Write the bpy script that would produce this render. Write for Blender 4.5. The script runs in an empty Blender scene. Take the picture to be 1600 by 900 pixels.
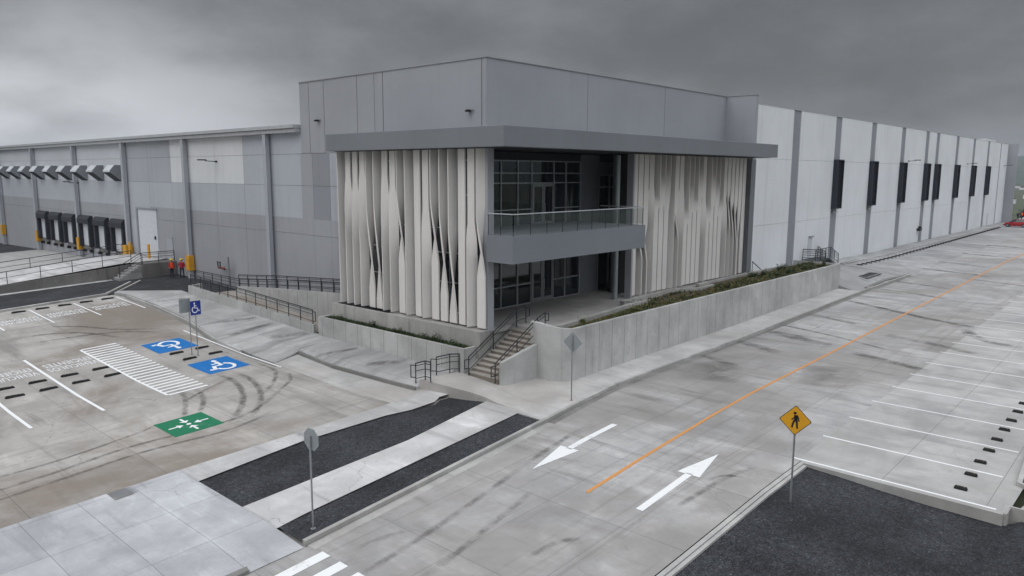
import bpy, bmesh, math, random
from mathutils import Vector, Matrix
random.seed(7)
R = math.radians
sc = bpy.context.scene
COL = sc.collection

# ------------------------------------------------------------------ camera
cam_d = bpy.data.cameras.new("camera"); cam = bpy.data.objects.new("camera", cam_d); COL.objects.link(cam)
sc.camera = cam
cam_d.sensor_width = 36.0; cam_d.lens = 1175/1600*36; cam_d.clip_end = 12000; cam_d.clip_start = 0.1
XR = Vector((0.67100468, -0.74144579, 0.00329505))
XD = Vector((-0.10984462, -0.10380186, -0.9885137))
XF = Vector((0.73327135, 0.66293538, -0.15109537))
mw = Matrix.Identity(4)
for i in range(3):
    mw[i][0] = XR[i]; mw[i][1] = -XD[i]; mw[i][2] = -XF[i]
mw[2][3] = 8.5
cam.matrix_world = mw

# ------------------------------------------------------------------ light
SUN_EL, SUN_AZ = 46, 160      # azimuth counted from +X towards +Y: light comes from behind left
w = bpy.data.worlds.new("World"); sc.world = w; w.use_nodes = True
nt = w.node_tree; nt.nodes.clear()
def N(t, **k):
    n = nt.nodes.new(t)
    for a, b in k.items(): setattr(n, a, b)
    return n
L = nt.links.new
out = N('ShaderNodeOutputWorld'); bg = N('ShaderNodeBackground'); L(bg.outputs[0], out.inputs[0])
sky = N('ShaderNodeTexSky', sky_type='NISHITA'); sky.sun_disc = False
sky.sun_elevation = R(SUN_EL); sky.sun_rotation = R(90-SUN_AZ); sky.dust_density = 4; sky.air_density = 1.5
tc = N('ShaderNodeTexCoord'); sep = N('ShaderNodeSeparateXYZ'); L(tc.outputs['Generated'], sep.inputs[0])
def M(op, a, b=None, c=None, clamp=False):
    n = N('ShaderNodeMath', operation=op); n.use_clamp = clamp
    for i, v in enumerate((a, b, c)):
        if v is None: continue
        if isinstance(v, (int, float)): n.inputs[i].default_value = v
        else: L(v, n.inputs[i])
    return n.outputs[0]
def MR(v, a, b, c, d):
    n = N('ShaderNodeMapRange'); L(v, n.inputs[0]); n.interpolation_type = 'SMOOTHSTEP'
    for i, q in enumerate((a, b, c, d)): n.inputs[i+1].default_value = q
    return n.outputs[0]
# cloud deck: direction projected on a flat layer overhead
zc = M('MAXIMUM', sep.outputs[2], 0.0)
den = M('ADD', zc, 0.16)
cx_ = M('DIVIDE', sep.outputs[0], den); cy_ = M('DIVIDE', sep.outputs[1], den)
cmb = N('ShaderNodeCombineXYZ'); L(cx_, cmb.inputs[0]); L(cy_, cmb.inputs[1])
n1 = N('ShaderNodeTexNoise'); n1.inputs['Scale'].default_value = 2.9; n1.inputs['Detail'].default_value = 6; n1.inputs['Roughness'].default_value = .60
mpv = N('ShaderNodeMapping'); mpv.inputs['Scale'].default_value = (1, 1, 2.1); L(tc.outputs['Generated'], mpv.inputs[0]); L(mpv.outputs[0], n1.inputs['Vector'])
n2 = N('ShaderNodeTexNoise'); n2.inputs['Scale'].default_value = 0.28; n2.inputs['Detail'].default_value = 3
L(cmb.outputs[0], n2.inputs['Vector'])
# brighter break in the cloud towards the left of the view (direction about +Y), zenith bright
left = M('ADD', M('MULTIPLY', sep.outputs[0], -0.30), M('MULTIPLY', sep.outputs[1], 0.954))
leftm = MR(left, 0.45, 1.0, 0.0, 1.0)
low = MR(sep.outputs[2], 0.02, 0.22, 1.0, 0.0)
zen = MR(sep.outputs[2], 0.30, 0.85, 0.0, 1.0)
back = MR(M('ADD', M('MULTIPLY', sep.outputs[0], 0.75), M('MULTIPLY', sep.outputs[1], 0.66)), -0.6, 0.2, 1.0, 0.0)
base = M('ADD', 0.185, M('MULTIPLY', M('MULTIPLY', leftm, M('ADD', 0.25, M('MULTIPLY', low, 0.9))), 0.50))
base = M('ADD', base, M('MULTIPLY', zen, 1.30))
base = M('ADD', base, M('MULTIPLY', M('MULTIPLY', back, MR(sep.outputs[2], 0.05, 0.5, 0.45, 1.0)), 0.42))
nz = M('ADD', M('MULTIPLY', n1.outputs[0], 0.75), M('MULTIPLY', n2.outputs[0], 1.15))
cl = M('MULTIPLY', base, MR(nz, 0.76, 1.12, 0.70, 1.32))
cr = N('ShaderNodeCombineColor'); L(M('MULTIPLY', cl, 0.955), cr.inputs[0]); L(M('MULTIPLY', cl, 0.985), cr.inputs[1]); L(M('MULTIPLY', cl, 1.04), cr.inputs[2])
sk = N('ShaderNodeMix', data_type='RGBA', blend_type='MULTIPLY'); sk.inputs[0].default_value = 1
L(sky.outputs[0], sk.inputs[6]); sk.inputs[7].default_value = (.10, .10, .10, 1)
mx = N('ShaderNodeMix', data_type='RGBA'); mx.inputs[0].default_value = .94
L(sk.outputs[2], mx.inputs[6]); L(cr.outputs[0], mx.inputs[7]); L(mx.outputs[2], bg.inputs[0]); bg.inputs[1].default_value = 1.0

sd = bpy.data.lights.new("sun", 'SUN'); so = bpy.data.objects.new("sun", sd); COL.objects.link(so)
sd.energy = 0.5; sd.angle = R(40); sd.color = (1, .97, .93)
v = Vector((math.cos(R(SUN_EL))*math.cos(R(SUN_AZ)), math.cos(R(SUN_EL))*math.sin(R(SUN_AZ)), math.sin(R(SUN_EL))))
so.rotation_euler = v.to_track_quat('Z', 'Y').to_euler(); so.location = (0, 0, 60)
sc.view_settings.view_transform = 'Standard'; sc.view_settings.look = 'None'
sc.view_settings.exposure = 0.0; sc.view_settings.gamma = 1

# ------------------------------------------------------------------ height model of the site
def lerp(x, pts):
    if x <= pts[0][0]: return pts[0][1]
    for (a, b), (c, d) in zip(pts, pts[1:]):
        if x <= c: return b+(d-b)*(x-a)/(c-a)
    return pts[-1][1]
def zroad(x, y=0):
    return lerp(x, [(-30, -4.95), (25, -2.75), (36, -2.65), (47.7, -2.55), (61, -2.34), (82, -2.05), (105, -1.75), (200, -1.7)])
def zfoot(x): return lerp(x, [(62, -.75), (71, -.95), (80, -1.15), (88, -1.5), (101, -1.66), (200, -1.7)])
def zapron(x, y):
    t = max(0, min(1, (y-21.9)/5.0)); return zroad(x)+(zfoot(x)-zroad(x))*t
def zlot(x, y):
    return -2.5+.04*(max(min(x, 31), -30)-25)+lerp(y, [(28, -.1), (42, 0), (55, .5), (66, .9), (71, 1.0), (85, 1.0), (104, .7), (131, .2), (160, .1)])
def zside(x, y):
    s_ = lerp(y, [(39, .05), (47, 1)]); t = max(0, min(1, (x-23.8)/1.2)); s_ = s_+(1-s_)*t
    return zlot(x, y)+.15*s_+.25*max(0, min(1, (x-22.5)/5))*(.2+.8*s_)
def zwalk(x, y):
    z = zlot(x, 20)
    if x < 12.15: z -= .146*max(0, min(1, (22.2-y)/2.4))
    elif x > 25: z = max(z, zroad(x)+.15)
    return z
def zcorner(x, y):
    a = lerp(y, [(21.5, zroad(x)+.15), (23.8, zroad(x)+.19), (25.5, -2.3), (28.8, -2.1)])
    b = lerp(y, [(21.5, zroad(x)+.15), (25.8, zroad(x)+.18)])
    t = max(0, min(1, (x-27.4)/4.0)); return a*(1-t)+b*t
def zpave(x, y): return zroad(x)+.15

# ------------------------------------------------------------------ materials
def mat(name): 
    m = bpy.data.materials.new(name); m.use_nodes = True
    b = m.node_tree.nodes['Principled BSDF']; return m, m.node_tree, b
def simple(name, col, rough=.6, metal=0, var=.12, scale=3.0, bump=0.0, spec=.4):
    m, t, b = mat(name); n = t.nodes; l = t.links.new
    g = n.new('ShaderNodeNewGeometry'); nz = n.new('ShaderNodeTexNoise'); nz.inputs['Scale'].default_value = scale; nz.inputs['Detail'].default_value = 5
    l(g.outputs['Position'], nz.inputs['Vector'])
    mr = n.new('ShaderNodeMapRange'); l(nz.outputs[0], mr.inputs[0])
    mr.inputs[1].default_value = .25; mr.inputs[2].default_value = .75; mr.inputs[3].default_value = 1-var; mr.inputs[4].default_value = 1+var
    mix = n.new('ShaderNodeMix'); mix.data_type = 'RGBA'; mix.blend_type = 'MULTIPLY'; mix.inputs[0].default_value = 1
    mix.inputs[6].default_value = (*col, 1); c = n.new('ShaderNodeCombineColor')
    for i in range(3): l(mr.outputs[0], c.inputs[i])
    l(c.outputs[0], mix.inputs[7]); l(mix.outputs[2], b.inputs['Base Color'])
    b.inputs['Roughness'].default_value = rough; b.inputs['Metallic'].default_value = metal; b.inputs['Specular IOR Level'].default_value = spec
    if bump:
        bp = n.new('ShaderNodeBump'); bp.inputs['Strength'].default_value = bump; bp.inputs['Distance'].default_value = .02
        n3 = n.new('ShaderNodeTexNoise'); n3.inputs['Scale'].default_value = 30; l(g.outputs['Position'], n3.inputs['Vector'])
        l(n3.outputs[0], bp.inputs['Height']); l(bp.outputs[0], b.inputs['Normal'])
    return m
class NB:      # tiny node builder for one material
    def __init__(s, t): s.t = t; s.g = t.nodes.new('ShaderNodeNewGeometry'); s.sep = t.nodes.new('ShaderNodeSeparateXYZ'); t.links.new(s.g.outputs['Position'], s.sep.inputs[0]); s.X, s.Y, s.Z = s.sep.outputs
    def m(s, op, a, b=None, c=None, clamp=False):
        n = s.t.nodes.new('ShaderNodeMath'); n.operation = op; n.use_clamp = clamp
        for i, v in enumerate((a, b, c)):
            if v is None: continue
            if isinstance(v, (int, float)): n.inputs[i].default_value = v
            else: s.t.links.new(v, n.inputs[i])
        return n.outputs[0]
    def vec(s, sx, sy, sz, off=0.0, rot=0.0):
        mp = s.t.nodes.new('ShaderNodeMapping'); s.t.links.new(s.g.outputs['Position'], mp.inputs[0])
        mp.inputs['Scale'].default_value = (sx, sy, sz); mp.inputs['Location'].default_value = (off, off*.7, 0)
        mp.inputs['Rotation'].default_value = (0, 0, rot); return mp.outputs[0]
    def noise(s, vec, scale=1, det=5, rough=.55, dist=0):
        n = s.t.nodes.new('ShaderNodeTexNoise'); s.t.links.new(vec, n.inputs['Vector'])
        n.inputs['Scale'].default_value = scale; n.inputs['Detail'].default_value = det; n.inputs['Roughness'].default_value = rough; n.inputs['Distortion'].default_value = dist
        return n.outputs[0]
    def mr(s, v, a, b, c, d, smooth=True):
        n = s.t.nodes.new('ShaderNodeMapRange'); s.t.links.new(v, n.inputs[0])
        if smooth: n.interpolation_type = 'SMOOTHSTEP'
        for i, q in enumerate((a, b, c, d)): n.inputs[i+1].default_value = q
        return n.outputs[0]
    def joint(s, coord, pitch, off, wd):     # 1 on a joint line
        a = s.m('DIVIDE', s.m('SUBTRACT', coord, off), pitch)
        f = s.m('ABSOLUTE', s.m('SUBTRACT', s.m('FRACT', s.m('ADD', a, .5)), .5))
        return s.m('LESS_THAN', f, wd/pitch)
    def cell(s, coord, pitch, off): return s.m('FLOOR', s.m('DIVIDE', s.m('SUBTRACT', coord, off), pitch))
    def mixc(s, f, a, b, mode='MIX'):
        n = s.t.nodes.new('ShaderNodeMix'); n.data_type = 'RGBA'; n.blend_type = mode
        for i, v in ((0, f), (6, a), (7, b)):
            if isinstance(v, tuple): n.inputs[i].default_value = (*v, 1)
            elif isinstance(v, (int, float)): n.inputs[i].default_value = v
            else: s.t.links.new(v, n.inputs[i])
        return n.outputs[2]
    def grey(s, v):
        c = s.t.nodes.new('ShaderNodeCombineColor')
        for i in range(3): s.t.links.new(v, c.inputs[i])
        return c.outputs[0]
def concrete(name, col, joints=(), jdark=.48, streak=.3, streak_dir='y', stain=(.30, .27, .235), stain_amt=.5, seed=0.0, rough=.78, slab=.06, skid=0.0):
    m, t, b = mat(name); q = NB(t)
    big = q.noise(q.vec(.11, .11, .11, seed), 1, 6, .6, .6)
    med = q.noise(q.vec(.55, .55, .55, seed+9), 1, 7, .62, .3)
    fine = q.noise(q.vec(9, 9, 9), 1, 4, .7)
    if streak_dir == 'y': sv = q.vec(1.05, .11, 1, seed+3, .35)
    elif streak_dir == 'x': sv = q.vec(.10, 1.3, 1, seed+3, -.06)
    else: sv = q.vec(2.2, 2.2, .18, seed+3)
    st = q.noise(sv, 1, 6, .62, .4)
    val = q.m('ADD', q.m('ADD', q.mr(big, .34, .66, -.13, .13), q.mr(med, .34, .66, -.12, .12)), q.mr(fine, .25, .75, -.04, .04))
    val = q.m('ADD', val, 1.0)
    val = q.m('MULTIPLY', val, q.m('SUBTRACT', 1.0, q.m('MULTIPLY', q.m('MULTIPLY', q.mr(st, .52, .70, 0, 1), q.mr(big, .36, .58, .25, 1)), streak)))
    val = q.m('MULTIPLY', val, q.m('ADD', 1.0, q.m('MULTIPLY', q.m('MULTIPLY', q.mr(st, .46, .34, 0, 1), q.mr(med, .42, .6, 0, 1)), streak*.45)))
    spots = q.noise(q.vec(1.9, 1.9, 1.9, seed+60), 1, 8, .72, 1.0)
    val = q.m('MULTIPLY', val, q.m('SUBTRACT', 1.0, q.m('MULTIPLY', q.m('MULTIPLY', q.mr(spots, .58, .72, 0, 1), q.mr(big, .40, .60, .15, 1)), .30)))
    val = q.m('MULTIPLY', val, q.m('ADD', 1.0, q.m('MULTIPLY', q.mr(spots, .40, .30, 0, 1), .12)))
    crk = t.nodes.new('ShaderNodeTexVoronoi'); crk.feature = 'DISTANCE_TO_EDGE'; crk.inputs['Scale'].default_value = .16
    wv = t.nodes.new('ShaderNodeVectorMath'); wv.operation = 'ADD'; t.links.new(q.g.outputs['Position'], wv.inputs[0]); wn_ = t.nodes.new('ShaderNodeTexNoise'); wn_.inputs['Scale'].default_value = .9; wn_.inputs['Detail'].default_value = 6; t.links.new(q.g.outputs['Position'], wn_.inputs['Vector'])
    ws = t.nodes.new('ShaderNodeVectorMath'); ws.operation = 'SCALE'; ws.inputs[3].default_value = 1.6; t.links.new(wn_.outputs['Color'], ws.inputs[0]); t.links.new(ws.outputs[0], wv.inputs[1]); t.links.new(wv.outputs[0], crk.inputs['Vector'])
    if streak_dir != 'z': val = q.m('MULTIPLY', val, q.m('SUBTRACT', 1.0, q.m('MULTIPLY', q.m('MULTIPLY', q.m('LESS_THAN', crk.outputs['Distance'], .0022), q.mr(big, .50, .56, 0, 1)), .35)))
    if skid:
        sk_ = q.noise(q.vec(.05, 2.6, 1, seed+21, .02), 1, 5, .7, .2)
        val = q.m('MULTIPLY', val, q.m('SUBTRACT', 1.0, q.m('MULTIPLY', q.mr(sk_, .55, .68, 0, 1), skid)))
    colr = q.mixc(1.0, col, q.grey(val), 'MULTIPLY')
    if stain_amt:
        sf = q.m('MULTIPLY', q.mr(q.noise(q.vec(.075, .075, .075, seed+40), 1, 8, .66, .8), .44, .62, 0, 1), stain_amt)
        colr = q.mixc(sf, colr, stain)
    if joints:
        tot = None
        for (ax, pitch, off, wd) in joints:
            jn = q.joint({'x': q.X, 'y': q.Y, 'z': q.Z}[ax], pitch, off, wd)
            tot = jn if tot is None else q.m('MAXIMUM', tot, jn)
        if slab and len(joints) >= 2:
            c1 = q.cell({'x': q.X, 'y': q.Y, 'z': q.Z}[joints[0][0]], joints[0][1], joints[0][2]); c2 = q.cell({'x': q.X, 'y': q.Y, 'z': q.Z}[joints[1][0]], joints[1][1], joints[1][2])
            wn = t.nodes.new('ShaderNodeTexWhiteNoise'); wn.noise_dimensions = '2D'; cc = t.nodes.new('ShaderNodeCombineXYZ'); t.links.new(c1, cc.inputs[0]); t.links.new(c2, cc.inputs[1]); t.links.new(cc.outputs[0], wn.inputs['Vector'])
            colr = q.mixc(1.0, colr, q.grey(q.m('ADD', 1-slab, q.m('MULTIPLY', wn.outputs['Value'], 2*slab))), 'MULTIPLY')
        colr = q.mixc(q.m('MULTIPLY', tot, jdark), colr, (.07, .068, .065))
    t.links.new(colr, b.inputs['Base Color'])
    t.links.new(q.mr(med, .3, .7, rough-.14, rough+.1), b.inputs['Roughness']); b.inputs['Specular IOR Level'].default_value = .35
    bp = t.nodes.new('ShaderNodeBump'); bp.inputs['Strength'].default_value = .15; bp.inputs['Distance'].default_value = .02; t.links.new(fine, bp.inputs['Height']); t.links.new(bp.outputs[0], b.inputs['Normal'])
    return m
def gravelmat(name, col, sc_=22, spark=.2):
    m, t, b = mat(name); q = NB(t)
    vo = t.nodes.new('ShaderNodeTexVoronoi'); t.links.new(q.vec(1, 1, 1), vo.inputs['Vector']); vo.inputs['Scale'].default_value = sc_
    s1 = t.nodes.new('ShaderNodeSeparateColor'); t.links.new(vo.outputs['Color'], s1.inputs[0])
    big = q.noise(q.vec(.35, .35, .35), 1, 5, .6); mid = q.noise(q.vec(5, 5, 5), 1, 5, .8)
    v = q.m('ADD', q.mr(s1.outputs[0], 0, 1, .45, 1.35, False), q.m('MULTIPLY', q.m('GREATER_THAN', s1.outputs[1], .965), spark*14))
    v = q.m('MULTIPLY', v, q.mr(big, .3, .7, .66, 1.45)); v = q.m('MULTIPLY', v, q.mr(mid, .3, .7, .62, 1.45))
    t.links.new(q.mixc(1.0, col, q.grey(v), 'MULTIPLY'), b.inputs['Base Color'])
    b.inputs['Roughness'].default_value = .85; b.inputs['Specular IOR Level'].default_value = .3
    bp = t.nodes.new('ShaderNodeBump'); bp.inputs['Strength'].default_value = .8; bp.inputs['Distance'].default_value = .05
    t.links.new(q.m('ADD', vo.outputs['Distance'], q.m('MULTIPLY', mid, .8)), bp.inputs['Height']); t.links.new(bp.outputs[0], b.inputs['Normal'])
    return m
def paintmat(name, col, wear=.35, under=(.33, .325, .31), rough=.55, sc_=5.0):
    m, t, b = mat(name); q = NB(t)
    n = q.noise(q.vec(sc_, sc_, sc_), 1, 8, .72); n2 = q.noise(q.vec(.8, .8, .8), 1, 4, .6)
    f = q.m('MULTIPLY', q.mr(q.m('ADD', n, q.m('MULTIPLY', n2, .5)), .80, 1.0, 0, 1), wear)
    t.links.new(q.mixc(f, col, under), b.inputs['Base Color']); b.inputs['Roughness'].default_value = rough+.15; b.inputs['Specular IOR Level'].default_value = .2
    return m
def alphamat(name, col, lo=.4, hi=.65, amt=.6, sc_=1.2, along=None):
    m, t, b = mat(name); q = NB(t); b.inputs['Base Color'].default_value = (*col, 1); b.inputs['Roughness'].default_value = .8
    n = q.noise(q.vec(sc_, sc_, sc_), 1, 7, .7, .5); f = q.m('MULTIPLY', q.mr(n, lo, hi, .15, 1), amt)
    uv = t.nodes.new('ShaderNodeUVMap'); s2 = t.nodes.new('ShaderNodeSeparateXYZ'); t.links.new(uv.outputs[0], s2.inputs[0])
    e = q.m('SUBTRACT', 1.0, q.m('POWER', q.m('ABSOLUTE', q.m('SUBTRACT', q.m('MULTIPLY', s2.outputs[1], 2.0), 1.0)), 2.0))
    e2 = q.m('SUBTRACT', 1.0, q.m('POWER', q.m('ABSOLUTE', q.m('SUBTRACT', q.m('MULTIPLY', s2.outputs[0], 2.0), 1.0)), 4.0))
    t.links.new(q.m('MULTIPLY', f, q.m('MULTIPLY', e, e2)), b.inputs['Alpha']); return m
def wallmat(name, col, rough=.62, dirt=.09, seed=0):
    m, t, b = mat(name); q = NB(t)
    a = q.noise(q.vec(.16, .16, .16, seed), 1, 5, .6); s = q.noise(q.vec(1.6, 1.6, .09, seed), 1, 5, .6); f = q.noise(q.vec(8, 8, 8), 1, 4, .6)
    v = q.m('ADD', 1.0, q.m('ADD', q.mr(a, .3, .7, -.05, .05), q.mr(f, .3, .7, -.015, .015)))
    v = q.m('MULTIPLY', v, q.m('SUBTRACT', 1.0, q.m('MULTIPLY', q.mr(s, .50, .78, 0, 1), dirt)))
    t.links.new(q.mixc(1.0, col, q.grey(v), 'MULTIPLY'), b.inputs['Base Color']); b.inputs['Roughness'].default_value = rough; b.inputs['Specular IOR Level'].default_value = .3
    return m

MT = {}
MT['road'] = concrete('road_concrete', (.325, .32, .315), [('x', 4.6, 1.2, .014), ('y', 3.05, 10.4+5.55, .012)], streak=.42, stain=(.21, .195, .175), stain_amt=.55, seed=1, skid=.22)
MT['bays'] = concrete('bay_concrete', (.365, .36, .353), [('y', 3.35, 7.6, .014)], streak=.26, stain=(.30, .29, .26), stain_amt=.35, seed=5)
MT['lot'] = concrete('lot_concrete', (.32, .305, .285), [('x', 4.7, 2.3, .014), ('y', 4.6, 3.9, .014)], streak=.34, stain=(.185, .152, .122), stain_amt=.8, seed=11, skid=.14)
MT['walk'] = concrete('walk_concrete', (.39, .395, .408), [('x', 1.85, 1.05, .013), ('y', 3.0, 25.3, .013)], streak=.42, stain=(.29, .295, .305), stain_amt=.6, seed=17, slab=.07)
MT['walk2'] = concrete('path_concrete', (.44, .435, .43), [('x', 4.4, 3.4, .008)], streak=.5, stain=(.30, .29, .275), stain_amt=.55, seed=23)
MT['side'] = concrete('sidewalk_concrete', (.335, .335, .33), [('x', 2.4, 22.6, .012), ('y', 3.6, 28.8, .014)], streak=.42, streak_dir='x', stain=(.21, .205, .20), stain_amt=.55, seed=29)
MT['pave'] = concrete('pavement_concrete', (.40, .395, .385), [('x', 4.2, 31.2, .012)], streak=.16, stain=(.33, .295, .26), stain_amt=.45, seed=37)
MT['apron'] = concrete('apron_concrete', (.31, .31, .31), [('x', 4.6, 1.2, .014)], streak=.55, stain=(.20, .195, .19), stain_amt=.5, seed=43)
MT['kerb'] = concrete('kerb_concrete', (.38, .375, .36), [], streak=.3, stain=(.24, .23, .21), stain_amt=.5, seed=51)
MT['kerbdark'] = concrete('dirty_kerb_concrete', (.20, .195, .185), [], streak=.4, stain=(.12, .115, .11), stain_amt=.5, seed=53)
MT['retain'] = concrete('retaining_wall_concrete', (.40, .40, .39), [('x', 1.25, 32.4, .017), ('y', 1.27, 28.6, .017)], jdark=.62, streak=.20, streak_dir='z', stain=(.31, .30, .285), stain_amt=.4, seed=61, slab=.0)
MT['retainplain'] = concrete('curved_wall_concrete', (.40, .40, .39), [], streak=.22, streak_dir='z', stain=(.31, .30, .285), stain_amt=.4, seed=62)
MT['plinth'] = concrete('plinth_concrete', (.36, .355, .335), [], streak=.45, streak_dir='z', stain=(.24, .235, .215), stain_amt=.5, seed=67)
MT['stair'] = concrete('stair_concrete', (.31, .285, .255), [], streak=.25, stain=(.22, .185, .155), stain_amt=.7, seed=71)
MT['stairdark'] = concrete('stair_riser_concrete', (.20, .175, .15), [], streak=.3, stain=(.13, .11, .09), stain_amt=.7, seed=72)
MT['darkconc'] = concrete('damp_concrete', (.16, .155, .145), [], streak=.4, streak_dir='z', stain=(.09, .088, .082), stain_amt=.5, seed=73)
MT['terrace'] = concrete('terrace_concrete', (.30, .29, .275), [('x', 2.9, 31.1, .01), ('y', 2.9, 28.3, .01)], streak=.2, stain=(.2, .19, .18), stain_amt=.3, seed=79)
MT['asphalt'] = gravelmat('asphalt', (.034, .036, .040), 30, .05)
MT['gravel'] = gravelmat('dark_gravel', (.032, .034, .0385), 24, .10)
MT['terrain'] = simple('terrain_ground', (.06, .072, .04), .9, var=.4, scale=.05)
MT['hill'] = simple('hill_forest', (.035, .055, .04), .9, var=.4, scale=.006)
MT['soil'] = simple('soil', (.075, .06, .04), .95, var=.4, scale=4, bump=.8)
MT['white'] = paintmat('white_marking_paint', (.72, .73, .73), .45)
MT['whiteworn'] = paintmat('worn_white_paint', (.60, .60, .60), .8, sc_=7)
MT['whitemid'] = paintmat('slightly_worn_white_paint', (.68, .68, .68), .55, sc_=6)
MT['orange'] = paintmat('orange_marking_paint', (.56, .25, .075), .6, sc_=4)
MT['blue'] = paintmat('blue_marking_paint', (.006, .135, .40), .22, sc_=3)
MT['green'] = paintmat('green_marking_paint', (.012, .155, .075), .25, sc_=3)
MT['tyre'] = alphamat('tyre_rubber_stain', (.075, .068, .06), .35, .62, .50, 1.5)
MT['tyrefaint'] = alphamat('faint_tyre_stain', (.12, .115, .11), .40, .66, .45, 1.1)
MT['soft'] = alphamat('soft_stain', (.13, .12, .105), .30, .62, .42, .35)
MT['damp'] = alphamat('damp_stain', (.12, .115, .11), .36, .66, .62, .7)
MT['g_lite'] = wallmat('light_grey_wall_paint', (.50, .52, .55))
MT['g_white'] = wallmat('white_wall_paint', (.66, .675, .69), dirt=.10)
MT['g_mid'] = wallmat('mid_grey_wall_paint', (.36, .372, .40))
MT['g_dark'] = wallmat('slate_grey_wall_paint', (.245, .253, .275))
MT['g_mdark'] = wallmat('steel_grey_wall_paint', (.31, .318, .338))
MT['g_midlite'] = wallmat('soft_grey_wall_paint', (.40, .42, .455)); MT['g_white2'] = wallmat('pale_panel_paint', (.60, .61, .62), dirt=.08); MT['signred'] = simple('sign_red', (.5, .02, .02), .4)
MT['block'] = wallmat('tower_grey_paint', (.31, .318, .338), dirt=.06)
MT['canopy'] = wallmat('canopy_grey_paint', (.178, .19, .206), dirt=.05, rough=.45)
MT['balcony'] = wallmat('balcony_grey_paint', (.18, .196, .215), dirt=.05, rough=.5)
MT['wallgrey'] = wallmat('facade_grey_paint', (.17, .182, .195), dirt=.05)
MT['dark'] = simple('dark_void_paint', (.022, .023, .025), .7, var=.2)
MT['joint'] = simple('joint_sealant', (.13, .135, .145), .8)
MT['fin'] = wallmat('fin_render', (.645, .62, .59), dirt=.10, rough=.7, seed=5)
MT['rail'] = simple('painted_steel_rail', (.028, .031, .037), .45, .3, var=.1)
MT['steel'] = simple('galvanised_steel', (.30, .31, .32), .45, .6, var=.12)
MT['signback'] = simple('sign_back_aluminium', (.27, .295, .30), .5, .3, var=.06)
MT['alu'] = simple('aluminium_mullion', (.46, .48, .50), .4, .4, var=.05)
MT['coping'] = simple('gutter_metal', (.42, .43, .44), .5, .2, var=.12)
MT['yellow'] = simple('yellow_guard_paint', (.60, .30, .022), .55, var=.2)
MT['signyellow'] = simple('sign_yellow', (.68, .335, .018), .45, var=.06)
MT['black'] = simple('black_paint', (.012, .012, .013), .5, var=.1)
MT['rubber'] = simple('black_rubber', (.009, .009, .009), .75, var=.3, scale=9)
MT['reflect'] = simple('yellow_reflector', (.20, .15, .06), .45, var=.3, scale=20)
MT['signblue'] = simple('sign_blue', (.012, .03, .23), .4, var=.04)
MT['signwhite'] = simple('sign_white', (.75, .76, .77), .45, var=.03)
MT['dockwhite'] = simple('dock_door_white', (.55, .57, .60), .5, var=.06)
MT['canvas'] = simple('dock_seal_canvas', (.022, .025, .032), .7, var=.3)
MT['louvre'] = simple('louvre_dark_metal', (.030, .034, .045), .4, .2, var=.1)
MT['hoodside'] = wallmat('hood_grey_metal', (.20, .215, .23)); MT['hoodtop'] = wallmat('hood_top_metal', (.52, .54, .56)); MT['hoodlow'] = simple('hood_underside', (.02, .022, .026), .6)  # hood tones set per face: grey ends, pale top, near-black underside
MT['leaf'] = simple('leaf_green', (.045, .075, .018), .65, var=.45, scale=2.2)
MT['leafdry'] = simple('leaf_dry', (.15, .125, .045), .75, var=.4, scale=2.2)
MT['leafdark'] = simple('leaf_dark', (.022, .038, .014), .7, var=.4, scale=2)
MT['bark'] = simple('bark', (.09, .065, .045), .9)
MT['red'] = simple('red_car_paint', (.36, .012, .018), .25, var=.04, spec=.7)
MT['valvered'] = simple('valve_red_paint', (.16, .02, .025), .5)
MT['skin'] = simple('skin', (.35, .19, .12), .6); MT['jeans'] = simple('dark_trousers', (.018, .022, .035), .8)
MT['vest'] = simple('orange_safety_vest', (.85, .09, .03), .7); MT['vest2'] = simple('red_jacket', (.30, .012, .03), .75); MT['helmet'] = simple('yellow_helmet', (.72, .50, .05), .4); MT['hair'] = simple('dark_hair', (.012, .01, .01), .7)
MT['silver'] = simple('silver_car_paint', (.35, .36, .38), .3, .4)
def glassmat(name, col, rough, spec=.6):
    m, t, b = mat(name); q = NB(t); n = q.noise(q.vec(.5, .5, .35), 1, 3, .5)
    t.links.new(q.mixc(q.mr(n, .35, .65, 0, 1), tuple(c*.6 for c in col), tuple(c*1.5 for c in col)), b.inputs['Base Color'])
    b.inputs['Roughness'].default_value = rough; b.inputs['Specular IOR Level'].default_value = spec
    return m
MT['glass'] = glassmat('tinted_window_glass', (.014, .019, .024), .04, .7)
def clearglass():
    m, t, b = mat('balustrade_glass'); b.inputs['Base Color'].default_value = (.15, .18, .175, 1); b.inputs['Roughness'].default_value = .04; b.inputs['Alpha'].default_value = .13
    return m
MT['clear'] = clearglass()

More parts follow.
